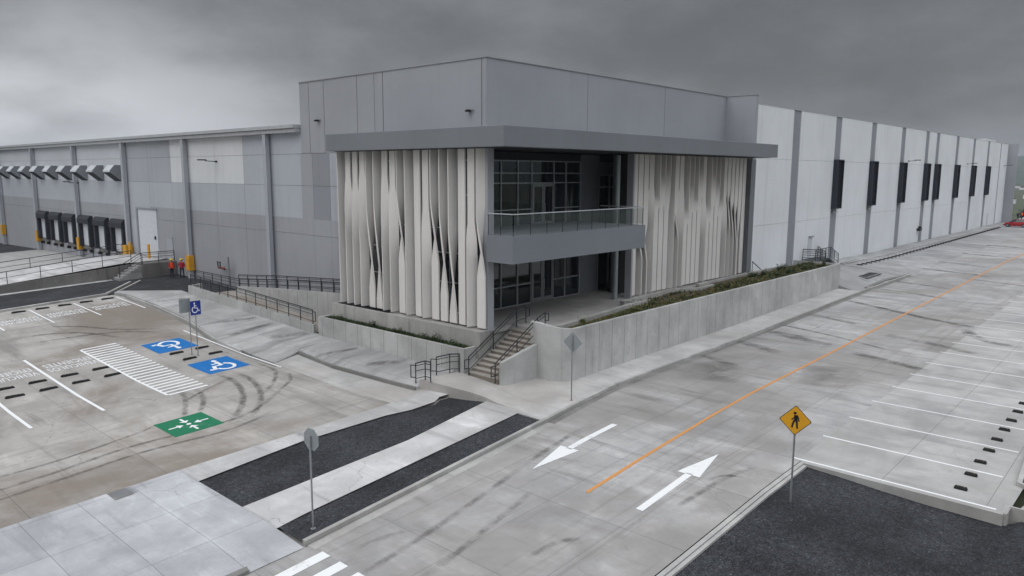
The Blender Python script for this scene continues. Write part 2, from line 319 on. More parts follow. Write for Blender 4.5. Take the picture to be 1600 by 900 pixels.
# ------------------------------------------------------------------ mesh helpers
class MB:
    def __init__(s): s.v = []; s.f = []; s.mi = []; s.m = []; s.uv = {}
    def mid(s, m):
        if m not in s.m: s.m.append(m)
        return s.m.index(m)
    def face(s, pts, m): 
        i = len(s.v); s.v += [tuple(p) for p in pts]; s.f.append(tuple(range(i, i+len(pts)))); s.mi.append(s.mid(m)); return s
    def box(s, x0, x1, y0, y1, z0, z1, m):
        i = len(s.v); s.v += [(x, y, z) for z in (z0, z1) for x, y in ((x0, y0), (x1, y0), (x1, y1), (x0, y1))]
        for f in ((0, 3, 2, 1), (4, 5, 6, 7), (0, 1, 5, 4), (1, 2, 6, 5), (2, 3, 7, 6), (3, 0, 4, 7)): s.f.append(tuple(i+a for a in f)); s.mi.append(s.mid(m))
        return s
    def prism(s, poly, z0, z1, m):           # poly list of xy (ccw), z may be callables
        n = len(poly); i = len(s.v)
        g = lambda z, p: z(p[0], p[1]) if callable(z) else z
        s.v += [(p[0], p[1], g(z0, p)) for p in poly]+[(p[0], p[1], g(z1, p)) for p in poly]
        k = s.mid(m); s.f.append(tuple(i+a for a in reversed(range(n)))); s.mi.append(k); s.f.append(tuple(i+n+a for a in range(n))); s.mi.append(k)
        for a in range(n): b = (a+1) % n; s.f.append((i+a, i+b, i+n+b, i+n+a)); s.mi.append(k)
        return s
    def extr(s, prof, axis, a0, a1, m):      # profile in the other two axes, extruded along axis
        n = len(prof); i = len(s.v); k = s.mid(m)
        def P(p, a): return (a, p[0], p[1]) if axis == 'x' else ((p[0], a, p[1]) if axis == 'y' else (p[0], p[1], a))
        s.v += [P(p, a0) for p in prof]+[P(p, a1) for p in prof]
        s.f.append(tuple(i+a for a in range(n))); s.mi.append(k); s.f.append(tuple(i+n+a for a in reversed(range(n)))); s.mi.append(k)
        for a in range(n): b = (a+1) % n; s.f.append((i+a, i+n+a, i+n+b, i+b)); s.mi.append(k)
        return s
    def tube(s, p, q, r, m, n=6, r2=None):
        p = Vector(p); q = Vector(q); d = (q-p)
        if d.length < 1e-5: return s
        d.normalize(); u = d.cross(Vector((0, 0, 1)) if abs(d.z) < .9 else Vector((1, 0, 0))).normalized(); w_ = d.cross(u); i = len(s.v); k = s.mid(m); r2 = r if r2 is None else r2
        for c, rr in ((p, r), (q, r2)):
            for a in range(n):
                t = 2*math.pi*a/n; s.v.append(tuple(c+u*math.cos(t)*rr+w_*math.sin(t)*rr))
        for a in range(n): b = (a+1) % n; s.f.append((i+a, i+b, i+n+b, i+n+a)); s.mi.append(k)
        s.f.append(tuple(i+a for a in reversed(range(n)))); s.f.append(tuple(i+n+a for a in range(n))); s.mi += [k, k]
        return s
    def path(s, pts, r, m, n=6):
        for a, b in zip(pts, pts[1:]): s.tube(a, b, r, m, n)
        return s
    def ball(s, c, rx, ry, rz, m, nu=10, nv=7):
        i = len(s.v); k = s.mid(m)
        for b in range(nv+1):
            ph = math.pi*b/nv
            for a in range(nu):
                t = 2*math.pi*a/nu; s.v.append((c[0]+rx*math.sin(ph)*math.cos(t), c[1]+ry*math.sin(ph)*math.sin(t), c[2]+rz*math.cos(ph)))
        for b in range(nv):
            for a in range(nu): s.f.append((i+b*nu+a, i+(b+1)*nu+a, i+(b+1)*nu+(a+1) % nu, i+b*nu+(a+1) % nu)); s.mi.append(k)
        return s
    def build(s, name, parent=None, smooth=False, bevel=0, weld=False, origin=None):
        me = bpy.data.meshes.new(name); vs = s.v
        if origin: vs = [(a-origin[0], b-origin[1], c-origin[2]) for a, b, c in vs]
        me.from_pydata(vs, [], s.f); me.update()
        for m in s.m: me.materials.append(MT[m])
        me.polygons.foreach_set('material_index', s.mi)
        bm = bmesh.new(); bm.from_mesh(me)
        if weld or smooth: bmesh.ops.remove_doubles(bm, verts=bm.verts, dist=1e-5)
        bmesh.ops.recalc_face_normals(bm, faces=bm.faces); bm.to_mesh(me); bm.free()
        if smooth: me.polygons.foreach_set('use_smooth', [True]*len(me.polygons))
        o = bpy.data.objects.new(name, me); COL.objects.link(o)
        if parent: o.parent = parent; 
        if parent and origin is None:
            pl = parent_loc(parent); o.location = (-pl[0], -pl[1], -pl[2])
        elif origin:
            pl = parent_loc(parent) if parent else (0, 0, 0); o.location = (origin[0]-pl[0], origin[1]-pl[1], origin[2]-pl[2])
        if bevel:
            bv = o.modifiers.new('bevel', 'BEVEL'); bv.width = bevel; bv.segments = 2; bv.limit_method = 'ANGLE'
        return o
def parent_loc(p):
    v = Vector((0, 0, 0))
    while p: v += p.location; p = p.parent
    return v
def tag(o, label=None, cat=None, group=None, kind=None):
    if label: o['label'] = label
    if cat: o['category'] = cat
    if group: o['group'] = group
    if kind: o['kind'] = kind
    return o
def thing(name, loc, label, cat, group=None):
    o = bpy.data.objects.new(name, None); COL.objects.link(o); o.location = loc; o.empty_display_size = .3; return tag(o, label, cat, group)
def copy_tree(o, parent=None):
    c = o.copy(); COL.objects.link(c); c.parent = parent
    for ch in list(o.children): copy_tree(ch, c)
    return c
def drape_mesh(polys, zf, dz, mname, cell=2.0):
    bm = bmesh.new()
    for poly in polys:
        vs = [bm.verts.new((p[0], p[1], 0)) for p in poly]
        try: bm.faces.new(vs)
        except Exception: pass
    for f in bm.faces: f.normal_update()
    bmesh.ops.triangulate(bm, faces=bm.faces, ngon_method='EAR_CLIP')
    xs = [v.co.x for v in bm.verts]; ys = [v.co.y for v in bm.verts]
    KX = (-30, 12.15, 22.5, 25, 27.5, 31, 36, 47.7, 61, 82, 105, 200); KY = (19.8, 22.2, 28, 42, 55, 66, 71, 85, 104, 131)
    for ax, lo, hi in ((0, min(xs), max(xs)), (1, min(ys), max(ys))):
        cuts = [k*cell for k in range(math.floor(lo/cell)+1, math.ceil(hi/cell))]+[q for q in (KX if ax == 0 else KY) if lo < q < hi]
        for cq in cuts:
            co = Vector((cq, 0, 0)) if ax == 0 else Vector((0, cq, 0)); no = Vector((1, 0, 0)) if ax == 0 else Vector((0, 1, 0))
            bmesh.ops.bisect_plane(bm, geom=bm.verts[:]+bm.edges[:]+bm.faces[:], plane_co=co, plane_no=no, dist=1e-5)
    for v in bm.verts: v.co.z = zf(v.co.x, v.co.y)+dz
    for f in bm.faces:
        f.normal_update()
        if f.normal.z < 0: f.normal_flip()
    me = bpy.data.meshes.new(mname); bm.to_mesh(me); bm.free(); return me
def drape(name, polys, zf, m, dz=0.0, cell=2.0, parent=None, kind='structure', skirt=0):
    if not isinstance(polys[0][0], (tuple, list)): polys = [polys]
    me = drape_mesh(polys, zf, dz, name, cell); me.materials.append(MT[m])
    if skirt:
        bm = bmesh.new(); bm.from_mesh(me); be = [e for e in bm.edges if e.is_boundary]
        r = bmesh.ops.extrude_edge_only(bm, edges=be)
        for v in [g for g in r['geom'] if isinstance(g, bmesh.types.BMVert)]: v.co.z -= skirt
        bmesh.ops.recalc_face_normals(bm, faces=bm.faces); bm.to_mesh(me); bm.free()
    o = bpy.data.objects.new(name, me); COL.objects.link(o)
    if parent: o.parent = parent; pl = parent_loc(parent); o.location = -pl
    elif kind: o['kind'] = kind
    return o
def ribbon(pts, wd, closed=False):          # quads (polys) along a polyline
    res = []; n = len(pts); L_ = []; R_ = []
    for i, p in enumerate(pts):
        a = pts[max(0, i-1)] if not closed else pts[i-1]; b = pts[min(n-1, i+1)] if not closed else pts[(i+1) % n]
        dx, dy = b[0]-a[0], b[1]-a[1]; l = math.hypot(dx, dy) or 1; nx, ny = -dy/l*wd/2, dx/l*wd/2
        L_.append((p[0]+nx, p[1]+ny)); R_.append((p[0]-nx, p[1]-ny))
    for i in range(n-1 if not closed else n):
        j = (i+1) % n; res.append([R_[i], R_[j], L_[j], L_[i]])
    return res
def arc(cx, cy, r, a0, a1, n=14): return [(cx+r*math.cos(R(a0+(a1-a0)*i/n)), cy+r*math.sin(R(a0+(a1-a0)*i/n))) for i in range(n+1)]
def catmull(pts, k=8):
    o = []; P = [pts[0]]+list(pts)+[pts[-1]]
    for i in range(1, len(P)-2):
        for j in range(k):
            t = j/k; a, b, c, d = P[i-1], P[i], P[i+1], P[i+2]
            o.append(tuple(.5*((2*b[q])+(c[q]-a[q])*t+(2*a[q]-5*b[q]+4*c[q]-d[q])*t*t+(3*b[q]-a[q]-3*c[q]+d[q])*t**3) for q in (0, 1)))
    o.append(tuple(pts[-1])); return o

# ------------------------------------------------------------------ ground
def zterr(x, y):
    base = (zroad(x) if y < 21 else zlot(x, y))-.62
    if 62 < x < 210 and 10 < y < 31: base = zroad(x)-.75
    d = max(0, -60-x, x-205, -55-y, y-165); return base-min(9.0, d*.06)
xs = sorted(set([-4000, -2000, -900, -400, -200, -120, -90, -60]+list(range(-60, 215, 6))+[215, 240, 280, 340, 420, 600, 900, 1500, 2500, 5000]))
ys = sorted(set([-4000, -1500, -600, -250, -120, -80, -55]+list(range(-54, 168, 6))+[170, 190, 220, 280, 400, 700, 1500, 4000]))
vv = [(x, y, zterr(x, y)) for y in ys for x in xs]; nx = len(xs)
ff = [(j*nx+i, j*nx+i+1, (j+1)*nx+i+1, (j+1)*nx+i) for j in range(len(ys)-1) for i in range(nx-1)]
me = bpy.data.meshes.new('terrain'); me.from_pydata(vv, [], ff); me.materials.append(MT['terrain']); o = bpy.data.objects.new('terrain', me); COL.objects.link(o); o['kind'] = 'structure'

# road
drape('road', [[(-60, 10.42), (28.72, 10.55), (28.72, 10.7), (230, 10.7), (230, 21.6), (86, 21.5), (72, 21.8), (58, 21.75), (44, 21.75), (32.4, 21.8), (25.5, 20.85), (12.25, 19.82), (-60, 19.82)]], lambda x, y: zroad(x), 'road', 0, 2.5)
drape('parking_bays', [[(28.72, 3.6), (31.9, 3.55), (60, 3.55), (110, 3.0), (110, -30), (230, -30), (230, 10.7), (28.72, 10.7)]], lambda x, y: zroad(x), 'bays', .004, 3)
drape('apron', [[(71.6, 21.9), (86, 21.5), (230, 21.6), (230, 30.65), (64, 30.65), (62, 28.6), (62, 27.4), (71.6, 27.4)]], zapron, 'apron', .004, 2, skirt=.5)
# parking lot
drape('parking_lot', [[(-60, 28.62), (22.5, 28.35), (22.25, 31), (22.5, 37.8), (22.5, 46), (23.5, 52), (24, 59), (24, 64.3), (23.6, 66.2), (15.4, 65.9), (-60, 65.9)]], zlot, 'lot', 0, 2.5)
drape('driveway_slab', [[(22.5, 28.33), (25.0, 28.45), (24.8, 29.2), (24.45, 31), (24.2, 35.6), (24.6, 39.9), (22.55, 39.2), (22.5, 37.8), (22.25, 31)]], zlot, 'pave', .004, 1.5)
# foreground walkways, joined by the two gravel beds
drape('subgrade', [[(11.9, 19.85), (25.5, 20.8), (26.2, 24.5), (25.6, 29), (22.4, 29), (22.4, 28.2), (11.9, 28.4)]], lambda x, y: zlot(x, 20)-.2, 'pave', 0, 2)
G1 = [(12.1, 27.05), (16.9, 27.45), (21.2, 27.15), (22.5, 26.8), (24.0, 26.75), (24.6, 27.1), (25.3, 27.0), (25.9, 24.7), (19.9, 23.9), (12.1, 23.66)]
G2 = [(12.22, 21.5), (17, 21.85), (25.3, 22.5), (25.35, 21.1), (12.22, 20.05)]
drape('walkway', [[(-60, 19.83), (12.15, 19.83), (12.15, 28.62), (-60, 28.62)]], zwalk, 'walk', .006, 1.2)
drape('path', [[(12.15, 27.0), (16.9, 27.42), (21.2, 27.12), (22.5, 26.78), (24.0, 26.78), (24.6, 27.13), (25.2, 27.1), (25.0, 28.6), (22.5, 28.35), (12.15, 28.62)]], zwalk, 'walk2', .006, 1.2)
drape('path', [[(12.15, 21.45), (17, 21.82), (25.3, 22.47), (25.6, 22.5), (25.6, 24.83), (19.9, 23.93), (12.15, 23.7)]], zwalk, 'walk2', .008, 1.2)
drape('gravel_bed', [G1], lambda x, y: zwalk(x, y)-.05-.12*max(0, min(1, (x-22.5)/2))*max(0, min(1, (y-25)/1.5)), 'gravel', 0, 1)
drape('gravel_bed', [G2], lambda x, y: zwalk(13, 21)+.04*(x-13)-.04, 'gravel', 0, 1)
drape('corner_pavement', [[(25.3, 21.0), (32.4, 21.95), (32.4, 27.9), (27.4, 28.6), (24.8, 28.85), (25.0, 28.3), (25.6, 24.8), (25.6, 22.5), (25.3, 22.5)]], zcorner, 'pave', .012, .6, skirt=.7)
drape('pavement', [[(32.4, 21.95), (44, 21.9), (58, 21.9), (71.6, 21.95), (71.6, 23.9), (32.4, 23.9)]], lambda x, y: zpave(x, y)+.02*(y-21.9), 'pave', 0, 2, skirt=.2)
drape('sidewalk', [[(24.6, 28.85), (27.45, 28.85), (27.45, 62), (24.3, 66.2), (23.7, 66.2), (24.1, 64.2), (24.1, 59), (23.65, 52), (22.65, 46), (22.62, 39.25), (24.7, 39.95), (24.35, 35.6), (24.5, 31)]], zside, 'side', 0, 1.5, skirt=.25)
# gutters and kerbs
def kerb(pts, zf, h0, h1, wd, m='kerb', name='kerb'):
    polys = ribbon(pts, wd); me = drape_mesh(polys, zf, h1, name, 3.0); bm = bmesh.new(); bm.from_mesh(me)
    bmesh.ops.remove_doubles(bm, verts=bm.verts, dist=1e-4)
    be = [e for e in bm.edges if e.is_boundary]; r = bmesh.ops.extrude_edge_only(bm, edges=be)
    for v in [g for g in r['geom'] if isinstance(g, bmesh.types.BMVert)]: v.co.z -= (h1-h0)
    bmesh.ops.recalc_face_normals(bm, faces=bm.faces); bm.to_mesh(me); bm.free(); me.materials.append(MT[m])
    o = bpy.data.objects.new(name, me); COL.objects.link(o); o['kind'] = 'structure'; return o
def dense(pts, st=1.0):
    o = []
    for a, b in zip(pts, pts[1:]):
        n = max(1, int(math.hypot(b[0]-a[0], b[1]-a[1])/st))
        o += [(a[0]+(b[0]-a[0])*i/n, a[1]+(b[1]-a[1])*i/n) for i in range(n)]
    return o+[pts[-1]]
zr2 = lambda x, y: zroad(x)
kerb(dense([(12.25, 19.98), (25.4, 21.0), (29, 21.5), (32.4, 21.87), (58, 21.82), (72, 21.87), (86, 21.5)]), zr2, -.2, .165, .17)
drape('gutter', ribbon(dense([(25.6, 20.72), (29, 21.22), (32.4, 21.6), (44, 21.55), (58, 21.55), (72, 21.6), (86, 21.25)]), .35), zr2, 'kerbdark', .006, 3)
drape('gutter', ribbon(dense([(12.3, 19.67), (25.6, 20.72)]), .4), zr2, 'kerb', .006, 3)
zgr = lambda x, y: zroad(x)-lerp(y, [(2, .42), (6.5, .34), (9.3, .14), (10.4, .09)])
kerb(dense([(-40, 10.26), (28.6, 10.43)]), zr2, -.4, .012, .16)
kerb(dense([(-40, 10.09), (28.45, 10.26)]), zr2, -.4, -.02, .14)
kerb(dense([(28.62, 10.5), (28.62, 3.7)]), zr2, -.6, .02, .2)
kerb(dense([(28.62, 3.7), (29.4, 3.72), (29.4, 3.25), (31, 3.0), (34, 2.8)]), zr2, -.6, .03, .2)
kerb(dense([(31.3, 3.2), (31.6, 3.7), (38, 4.1), (60, 4.1)]), zr2, 0, .16, .16)
drape('gravel_bed', [[(-60, -30), (28.55, -30), (28.55, 10.35), (-60, 10.1)]], zgr, 'gravel', 0, 1.5)
drape('gravel_bed', [[(28.55, -30), (34, -30), (34, 2.8), (31, 3.0), (29.4, 3.25), (28.55, 3.7)]], zgr, 'gravel', 0, 1.5)
drape('gravel_bed', [[(31.7, 3.7), (38, 4.0), (60, 4.0), (60, -30), (34, -30), (34, 2.8)]], lambda x, y: zroad(x)+.08, 'soil', 0, 4)
kerb(dense([(22.5, 43.0), (22.55, 46), (23.57, 52), (24.0, 59), (24.0, 64.3)]), zlot, -.05, .17, .14, 'kerb')
drape('gutter', ribbon(dense([(22.3, 38.5), (22.38, 46), (23.4, 52), (23.85, 59), (23.85, 64.3)]), .22), zlot, 'kerbdark', .006, 2)
kerb(dense([(24.6, 39.9), (24.2, 35.6), (24.4, 31), (24.55, 28.9)]), zlot, -.05, .19, .14, 'kerbdark')
kerb(dense([(-40, 66.0), (15.4, 66.05), (23.2, 66.6), (26.8, 70.8)]), zlot, -.05, .14, .2, 'kerb')
kerb(dense([(24.2, 66.9), (27.7, 70.9)]), zlot, -.05, .10, .16, 'kerb')
# yard
drape('asphalt_yard', [[(-60, 66.1), (15.4, 66.1), (23.2, 66.7), (24.0, 66.3), (27.45, 62.1), (27.45, 60.4), (31.75, 60.4), (31.75, 73), (31.75, 74.4), (-60, 74.4)]], zlot, 'asphalt', 0, 2.5)
drape('gutter', ribbon(dense([(-40, 73.95), (26.4, 73.95)]), .8), zlot, 'walk2', .008, 3)
drape('dock_apron', [[(-60, 82.2), (31.75, 82.2), (31.75, 112.5), (-60, 112.5)]], lambda x, y: zlot(x, y), 'bays', 0, 3)
drape('asphalt_yard', [[(-60, 112.5), (31.75, 112.5), (31.75, 160), (-60, 160)]], lambda x, y: zlot(x, y)+.01, 'asphalt', 0, 4)
drape('gutter', ribbon(dense([(-40, 112.5), (31.7, 112.5)]), .5), zlot, 'walk2', .02, 4)
# truck ramp up to the drive-in door
zramp = lambda x, y: lerp(x, [(6, zlot(6, 75)), (28.3, 0.0)])
drape('truck_ramp', [[(6, 74.6), (31.75, 74.6), (31.75, 82), (6, 82)]], zramp, 'walk2', 0, 3)

# ------------------------------------------------------------------ painted markings
_o1 = ['', 'first', 'second', 'third', 'fourth', 'fifth', 'sixth', 'seventh', 'eighth', 'ninth', 'tenth', 'eleventh', 'twelfth', 'thirteenth', 'fourteenth', 'fifteenth', 'sixteenth', 'seventeenth', 'eighteenth', 'nineteenth']
_t = {2: ('twentieth', 'twenty'), 3: ('thirtieth', 'thirty'), 4: ('fortieth', 'forty'), 5: ('fiftieth', 'fifty')}
def ordn(k): return _o1[k] if k < 20 else (_t[k//10][0] if k % 10 == 0 else _t[k//10][1]+'-'+_o1[k % 10])
def paint(name, polys, zf, m, label, cat, group=None, dz=.010, cell=1.5):
    o = drape(name, polys, zf, m, dz, cell, kind=None); return tag(o, label, cat, group)
paint('centre_line', ribbon(dense([(20.95, 15.25), (25.13, 15.4), (31.96, 15.8), (36.4, 15.95), (61, 16.0), (120, 16.05), (190, 16.05)], 2), .145), zr2, 'orange', 'long orange centre line painted along the concrete road', 'road line')
def arrow(x, y, d, label, tilt):
    n = (-math.sin(tilt), math.cos(tilt)); u = (math.cos(tilt), math.sin(tilt)); T = lambda a, b: (x+u[0]*a*d+n[0]*b, y+u[1]*a*d+n[1]*b)
    return paint('direction_arrow', [[T(0, -.14), T(3.7, -.14), T(3.7, .14), T(0, .14)], [T(3.6, -.46), T(6.2, 0), T(3.6, .46)]], zr2, 'white', label, 'road arrow', 'white arrows on the road')
arrow(27.4, 18.47, -1, 'white road arrow pointing towards the lower left, nearest the gravel beds', .06)
arrow(21.0, 13.07, 1, 'white road arrow pointing away up the road, right of the orange line', .035)
cwp = [[(12.4, 19.18-.92*k), (12.4, 18.76-.92*k), (7.2, 18.5-.92*k), (7.2, 18.92-.92*k)] for k in range(9)]
paint('crosswalk', cwp, zr2, 'white', 'white crosswalk bars at the bottom edge of the picture', 'crosswalk', cell=1.5)
for i in range(38):
    x = 28.86+3.31*i
    if x > 150: break
    xt = x-.5*min(1, max(0, i-1)/8); y1 = 3.95 if i == 0 else 4.3
    lab = ordn(i+1)+' white bay line from the black gravel, right of the road'
    paint('bay_line', [[(x-.06, 10.92), (x-.06, y1), (x+.06, y1), (x+.06, 10.92)]], zr2, 'white' if i < 2 else 'whitemid', lab, 'bay line', 'bay lines right of the road', cell=3)
# lot markings
def lotline(x, y0, y1, wd, label, grp='stall lines in the parking lot'):
    paint('stall_line', [[(x-wd/2, y0), (x+wd/2, y0), (x+wd/2, y1), (x-wd/2, y1)]], zlot, 'white', label, 'stall line', grp, cell=2)
lotline(12.88, 38.4, 50.9, .15, 'long white stall line left of the white hatched strip')
lotline(9.78, 38.5, 50.9, .15, 'white stall line cut by the left edge of the picture, in the near row')
lotline(20.25, 59.4, 65.1, .11, 'white stall line in the far row, second from the sidewalk corner')
lotline(17.15, 59.5, 65.1, .11, 'white stall line in the far row, third from the sidewalk corner')
lotline(14.1, 59.5, 65.1, .11, 'white stall line in the far row, at the left edge of the picture')
lotline(23.45, 59.4, 65.2, .11, 'white stall line in the far row, beside the sidewalk kerb')
lotline(22.42, 38.2, 50.7, .11, 'thin white line along the sidewalk kerb by the blue squares')
hx0, hx1, hy0, hy1 = 15.98, 18.05, 38.3, 50.7
hp = [[(hx0-.13, hy0), (hx0, hy0), (hx0, hy1), (hx0-.13, hy1)]]
for i in range(24):
    y = hy0+(hy1-hy0)*i/23.0; hp.append([(hx0, y-.1), (hx1, y-.1+.02), (hx1, y+.12), (hx0, y+.1)])
paint('hatched_strip', hp, zlot, 'white', 'white hatched strip of parallel bars in the parking lot', 'hatching', cell=3)
def isa(T, s=1.0, wheel=True):        # wheelchair symbol in a unit square (0..1), y up, foot on the right
    P = []
    P.append([T(*p) for p in arc(.40, .86, .075, 0, 360, 16)[:-1]])
    P += ribbon([T(.40, .77), T(.43, .46), T(.66, .46), T(.76, .20)], .10*s); P += ribbon([T(.74, .205), T(.90, .25)], .10*s)
    P += ribbon([T(.42, .64), T(.62, .64)], .07*s); P += ribbon([T(*p) for p in arc(.42, .33, .26, 115, 340, 18)], .088*s)
    return P
def bluesq(x0, x1, y0, y1, flip, label):
    o = thing('accessible_bay_marking', ((x0+x1)/2, (y0+y1)/2, zlot((x0+x1)/2, (y0+y1)/2)), label, 'floor symbol', 'blue accessible parking squares')
    drape('blue_square', [[(x0, y0), (x1, y0), (x1, y1), (x0, y1)]], zlot, 'blue', .010, 1, parent=o)
    W = x1-x0; H = y1-y0
    T = (lambda a, b: (x1-.1*W-a*W*.82, y0+.04*H+b*H*.92)) if not flip else (lambda a, b: (x1-.1*W-a*W*.82, y1-.04*H-b*H*.92))
    drape('wheelchair_symbol', isa(T, W*.95), zlot, 'white', .016, 1, parent=o)
bluesq(18.92, 21.4, 46.35, 49.07, True, 'blue wheelchair square nearer the white hatching top, behind the sign posts')
bluesq(19.07, 21.52, 40.1, 42.95, False, 'blue wheelchair square nearer the camera, right of the sign posts')
gx0, gx1, gy0, gy1 = 13.58, 15.84, 32.17, 34.47
o = thing('assembly_point_marking', (14.7, 33.3, zlot(14.7, 33.3)), 'green floor square with four white arrows pointing at a dot', 'floor symbol')
drape('green_square', [[(gx0, gy0), (gx1, gy0), (gx1, gy1), (gx0, gy1)]], zlot, 'green', .010, 1, parent=o)
gc = ((gx0+gx1)/2, (gy0+gy1)/2); P = [arc(gc[0], gc[1], .11, 0, 360, 14)[:-1]]
for a in (0, 90, 180, 270):
    u = (math.cos(R(a)), math.sin(R(a))); n_ = (-u[1], u[0]); T = lambda s_, t_: (gc[0]+u[0]*s_+n_[0]*t_, gc[1]+u[1]*s_+n_[1]*t_)
    P += [[T(.50, -.055), T(.92, -.055), T(.92, .055), T(.50, .055)], [T(.24, 0), T(.52, -.22), T(.52, .22)]]
drape('arrow_symbol', P, zlot, 'white', .016, 1, parent=o)
def ftext(txt, x, y, w_, h_, flip, zf, label, grp, m='whiteworn'):
    cu = bpy.data.curves.new('t', 'FONT'); cu.body = txt; cu.size = 1; cu.align_x = 'CENTER'; cu.resolution_u = 3; cu.space_line = .95; cu.space_character = 1.1; cu.offset = .02
    to = bpy.data.objects.new('t', cu); COL.objects.link(to); bpy.context.view_layer.update()
    me = bpy.data.meshes.new_from_object(to.evaluated_get(bpy.context.evaluated_depsgraph_get())); bpy.data.objects.remove(to); bpy.data.curves.remove(cu)
    X0 = min(v.co.x for v in me.vertices); X1 = max(v.co.x for v in me.vertices); Y0 = min(v.co.y for v in me.vertices); Y1 = max(v.co.y for v in me.vertices); sg = -1 if flip else 1
    for v in me.vertices:
        a = ((v.co.x-X0)/(X1-X0)-.5)*w_; b = ((v.co.y-Y0)/(Y1-Y0)-.5)*h_; X, Y = x+sg*a, y+sg*b; v.co = (X, Y, zf(X, Y)+.014)
    me.materials.clear(); me.materials.append(MT[m]); o = bpy.data.objects.new('painted_words', me); COL.objects.link(o); tag(o, label, 'painted words', grp)
TX = "VEHICULOS\nEFICIENTES"
ftext(TX, 14.5, 48.05, 2.65, 1.8, True, zlot, 'worn white words painted upside down, in the stall beside the white hatching', 'words painted in the stalls')
ftext(TX, 11.35, 48.05, 2.65, 1.8, True, zlot, 'worn white words painted upside down, in the stall cut by the left edge', 'words painted in the stalls')
ftext(TX, 21.85, 62.0, 2.6, 1.5, False, zlot, 'faint white words in the far row stall nearest the sidewalk', 'words painted in the stalls', 'whitemid')
ftext(TX, 18.7, 61.9, 2.6, 1.5, False, zlot, 'faint white words in the far row, middle stall', 'words painted in the stalls', 'whitemid')
ftext(TX, 15.6, 61.8, 2.6, 1.5, False, zlot, 'faint white words in the far row stall cut by the left edge', 'words painted in the stalls', 'whitemid')

# tyre marks and damp bands: soft edged ribbons lying on the slabs
def mark(pts, wd, zf, m='tyre', dz=.007, name='tyre_mark'):
    pts = catmull(pts, 8); quads = ribbon(pts, wd); me = bpy.data.meshes.new(name); V = []; F = []
    Lp = [q[3] for q in quads]+[quads[-1][2]]; Rp = [q[0] for q in quads]+[quads[-1][1]]; n = len(Lp); K = 4
    for i in range(n):
        for k in range(K+1):
            t = k/K; x = Rp[i][0]*(1-t)+Lp[i][0]*t; y = Rp[i][1]*(1-t)+Lp[i][1]*t; V.append((x, y, zf(x, y)+dz))
    for i in range(n-1):
        for k in range(K): a = i*(K+1)+k; F.append((a, a+K+1, a+K+2, a+1))
    me.from_pydata(V, [], F); uvl = me.uv_layers.new(name='UVMap')
    for p in me.polygons:
        for li in p.loop_indices: vi = me.loops[li].vertex_index; uvl.data[li].uv = ((vi//(K+1))/(n-1), (vi % (K+1))/K)
    me.materials.append(MT[m]); o = bpy.data.objects.new(name, me); COL.objects.link(o); o['kind'] = 'structure'; return o
mark([(16.6, 38.4), (16.3, 37.2), (15.6, 35.6), (14.9, 34.2)], .34, zlot); mark([(17.3, 38.2), (17.1, 37), (16.5, 35.6), (15.6, 34.3)], .34, zlot)
mark([(19.4, 39.9), (19.3, 37.8), (18.6, 35.6), (17.3, 33.4), (15.9, 32)], .42, zlot); mark([(20.2, 39.6), (20.1, 37.6), (19.4, 35.3), (18.2, 33.2), (17, 31.9)], .4, zlot)
mark([(16.0, 36.6), (17.2, 37.4), (18.6, 38.1), (19.6, 38.6)], .3, zlot); mark([(19.2, 34.6), (20.6, 36), (21.8, 37.9), (21.9, 40.0)], .32, zlot); mark([(20.2, 34.6), (21.4, 35.6), (22.1, 36.9)], .26, zlot)
mark([(4, 31.9), (8.7, 32.2), (11.7, 32.6), (15.3, 32.3), (17.7, 32.7), (20.7, 35.0)], .3, zlot); mark([(4, 30.9), (8.7, 31.3), (12, 31.6), (15.6, 31.2), (18.5, 32)], .26, zlot)
mark([(5, 33.6), (9, 33.4), (12.6, 34), (13.6, 34.4)], .22, zlot)
mark([(13.8, 56.7), (15.9, 56.3), (17.5, 55), (18.8, 51.9)], .45, zlot); mark([(14.5, 54.5), (17, 54.3), (19.4, 53.4), (21, 51.5)], .45, zlot); mark([(16.5, 58.4), (18, 57), (19.5, 54.2), (21.8, 52.2)], .4, zlot)
mark([(22, 12.2), (25, 12.0), (27, 11.6)], .3, zr2, 'tyrefaint'); mark([(24.6, 12.4), (25.4, 12.1), (25.7, 11.5)], .22, zr2, 'tyrefaint')
mark([(10, 16.9), (16, 17.6), (22, 18.7), (27, 19.4)], .34, zr2, 'tyrefaint'); mark([(9, 15.1), (14, 15.7), (20, 16.9)], .34, zr2, 'tyrefaint'); mark([(13, 18.5), (14.1, 18.4), (14.9, 18.1)], .3, zr2, 'tyrefaint'); mark([(16.2, 14.0), (17.4, 13.9), (18.2, 13.5)], .3, zr2, 'tyrefaint')
mark([(40.5, 20.6), (39, 19.6), (36.5, 18.6)], 3.4, zr2, 'soft', .0075, name='damp_band'); mark([(44, 15.2), (42, 14), (39.5, 13.2)], 3.4, zr2, 'soft', .0075, name='damp_band')
mark([(66.9, 21.7), (64.6, 17.5), (62.6, 13.8), (61.5, 10.9)], 1.0, zr2, 'damp', name='damp_band'); mark([(66.9, 21.6), (64.7, 17.5), (62.5, 13.6), (61.4, 10.8)], .5, zr2, 'damp', .009, name='damp_band')
mark([(60.9, 11.2), (58.8, 10.6), (57, 9.0), (56.6, 7)], 1.0, zr2, 'damp', .009, name='damp_band')
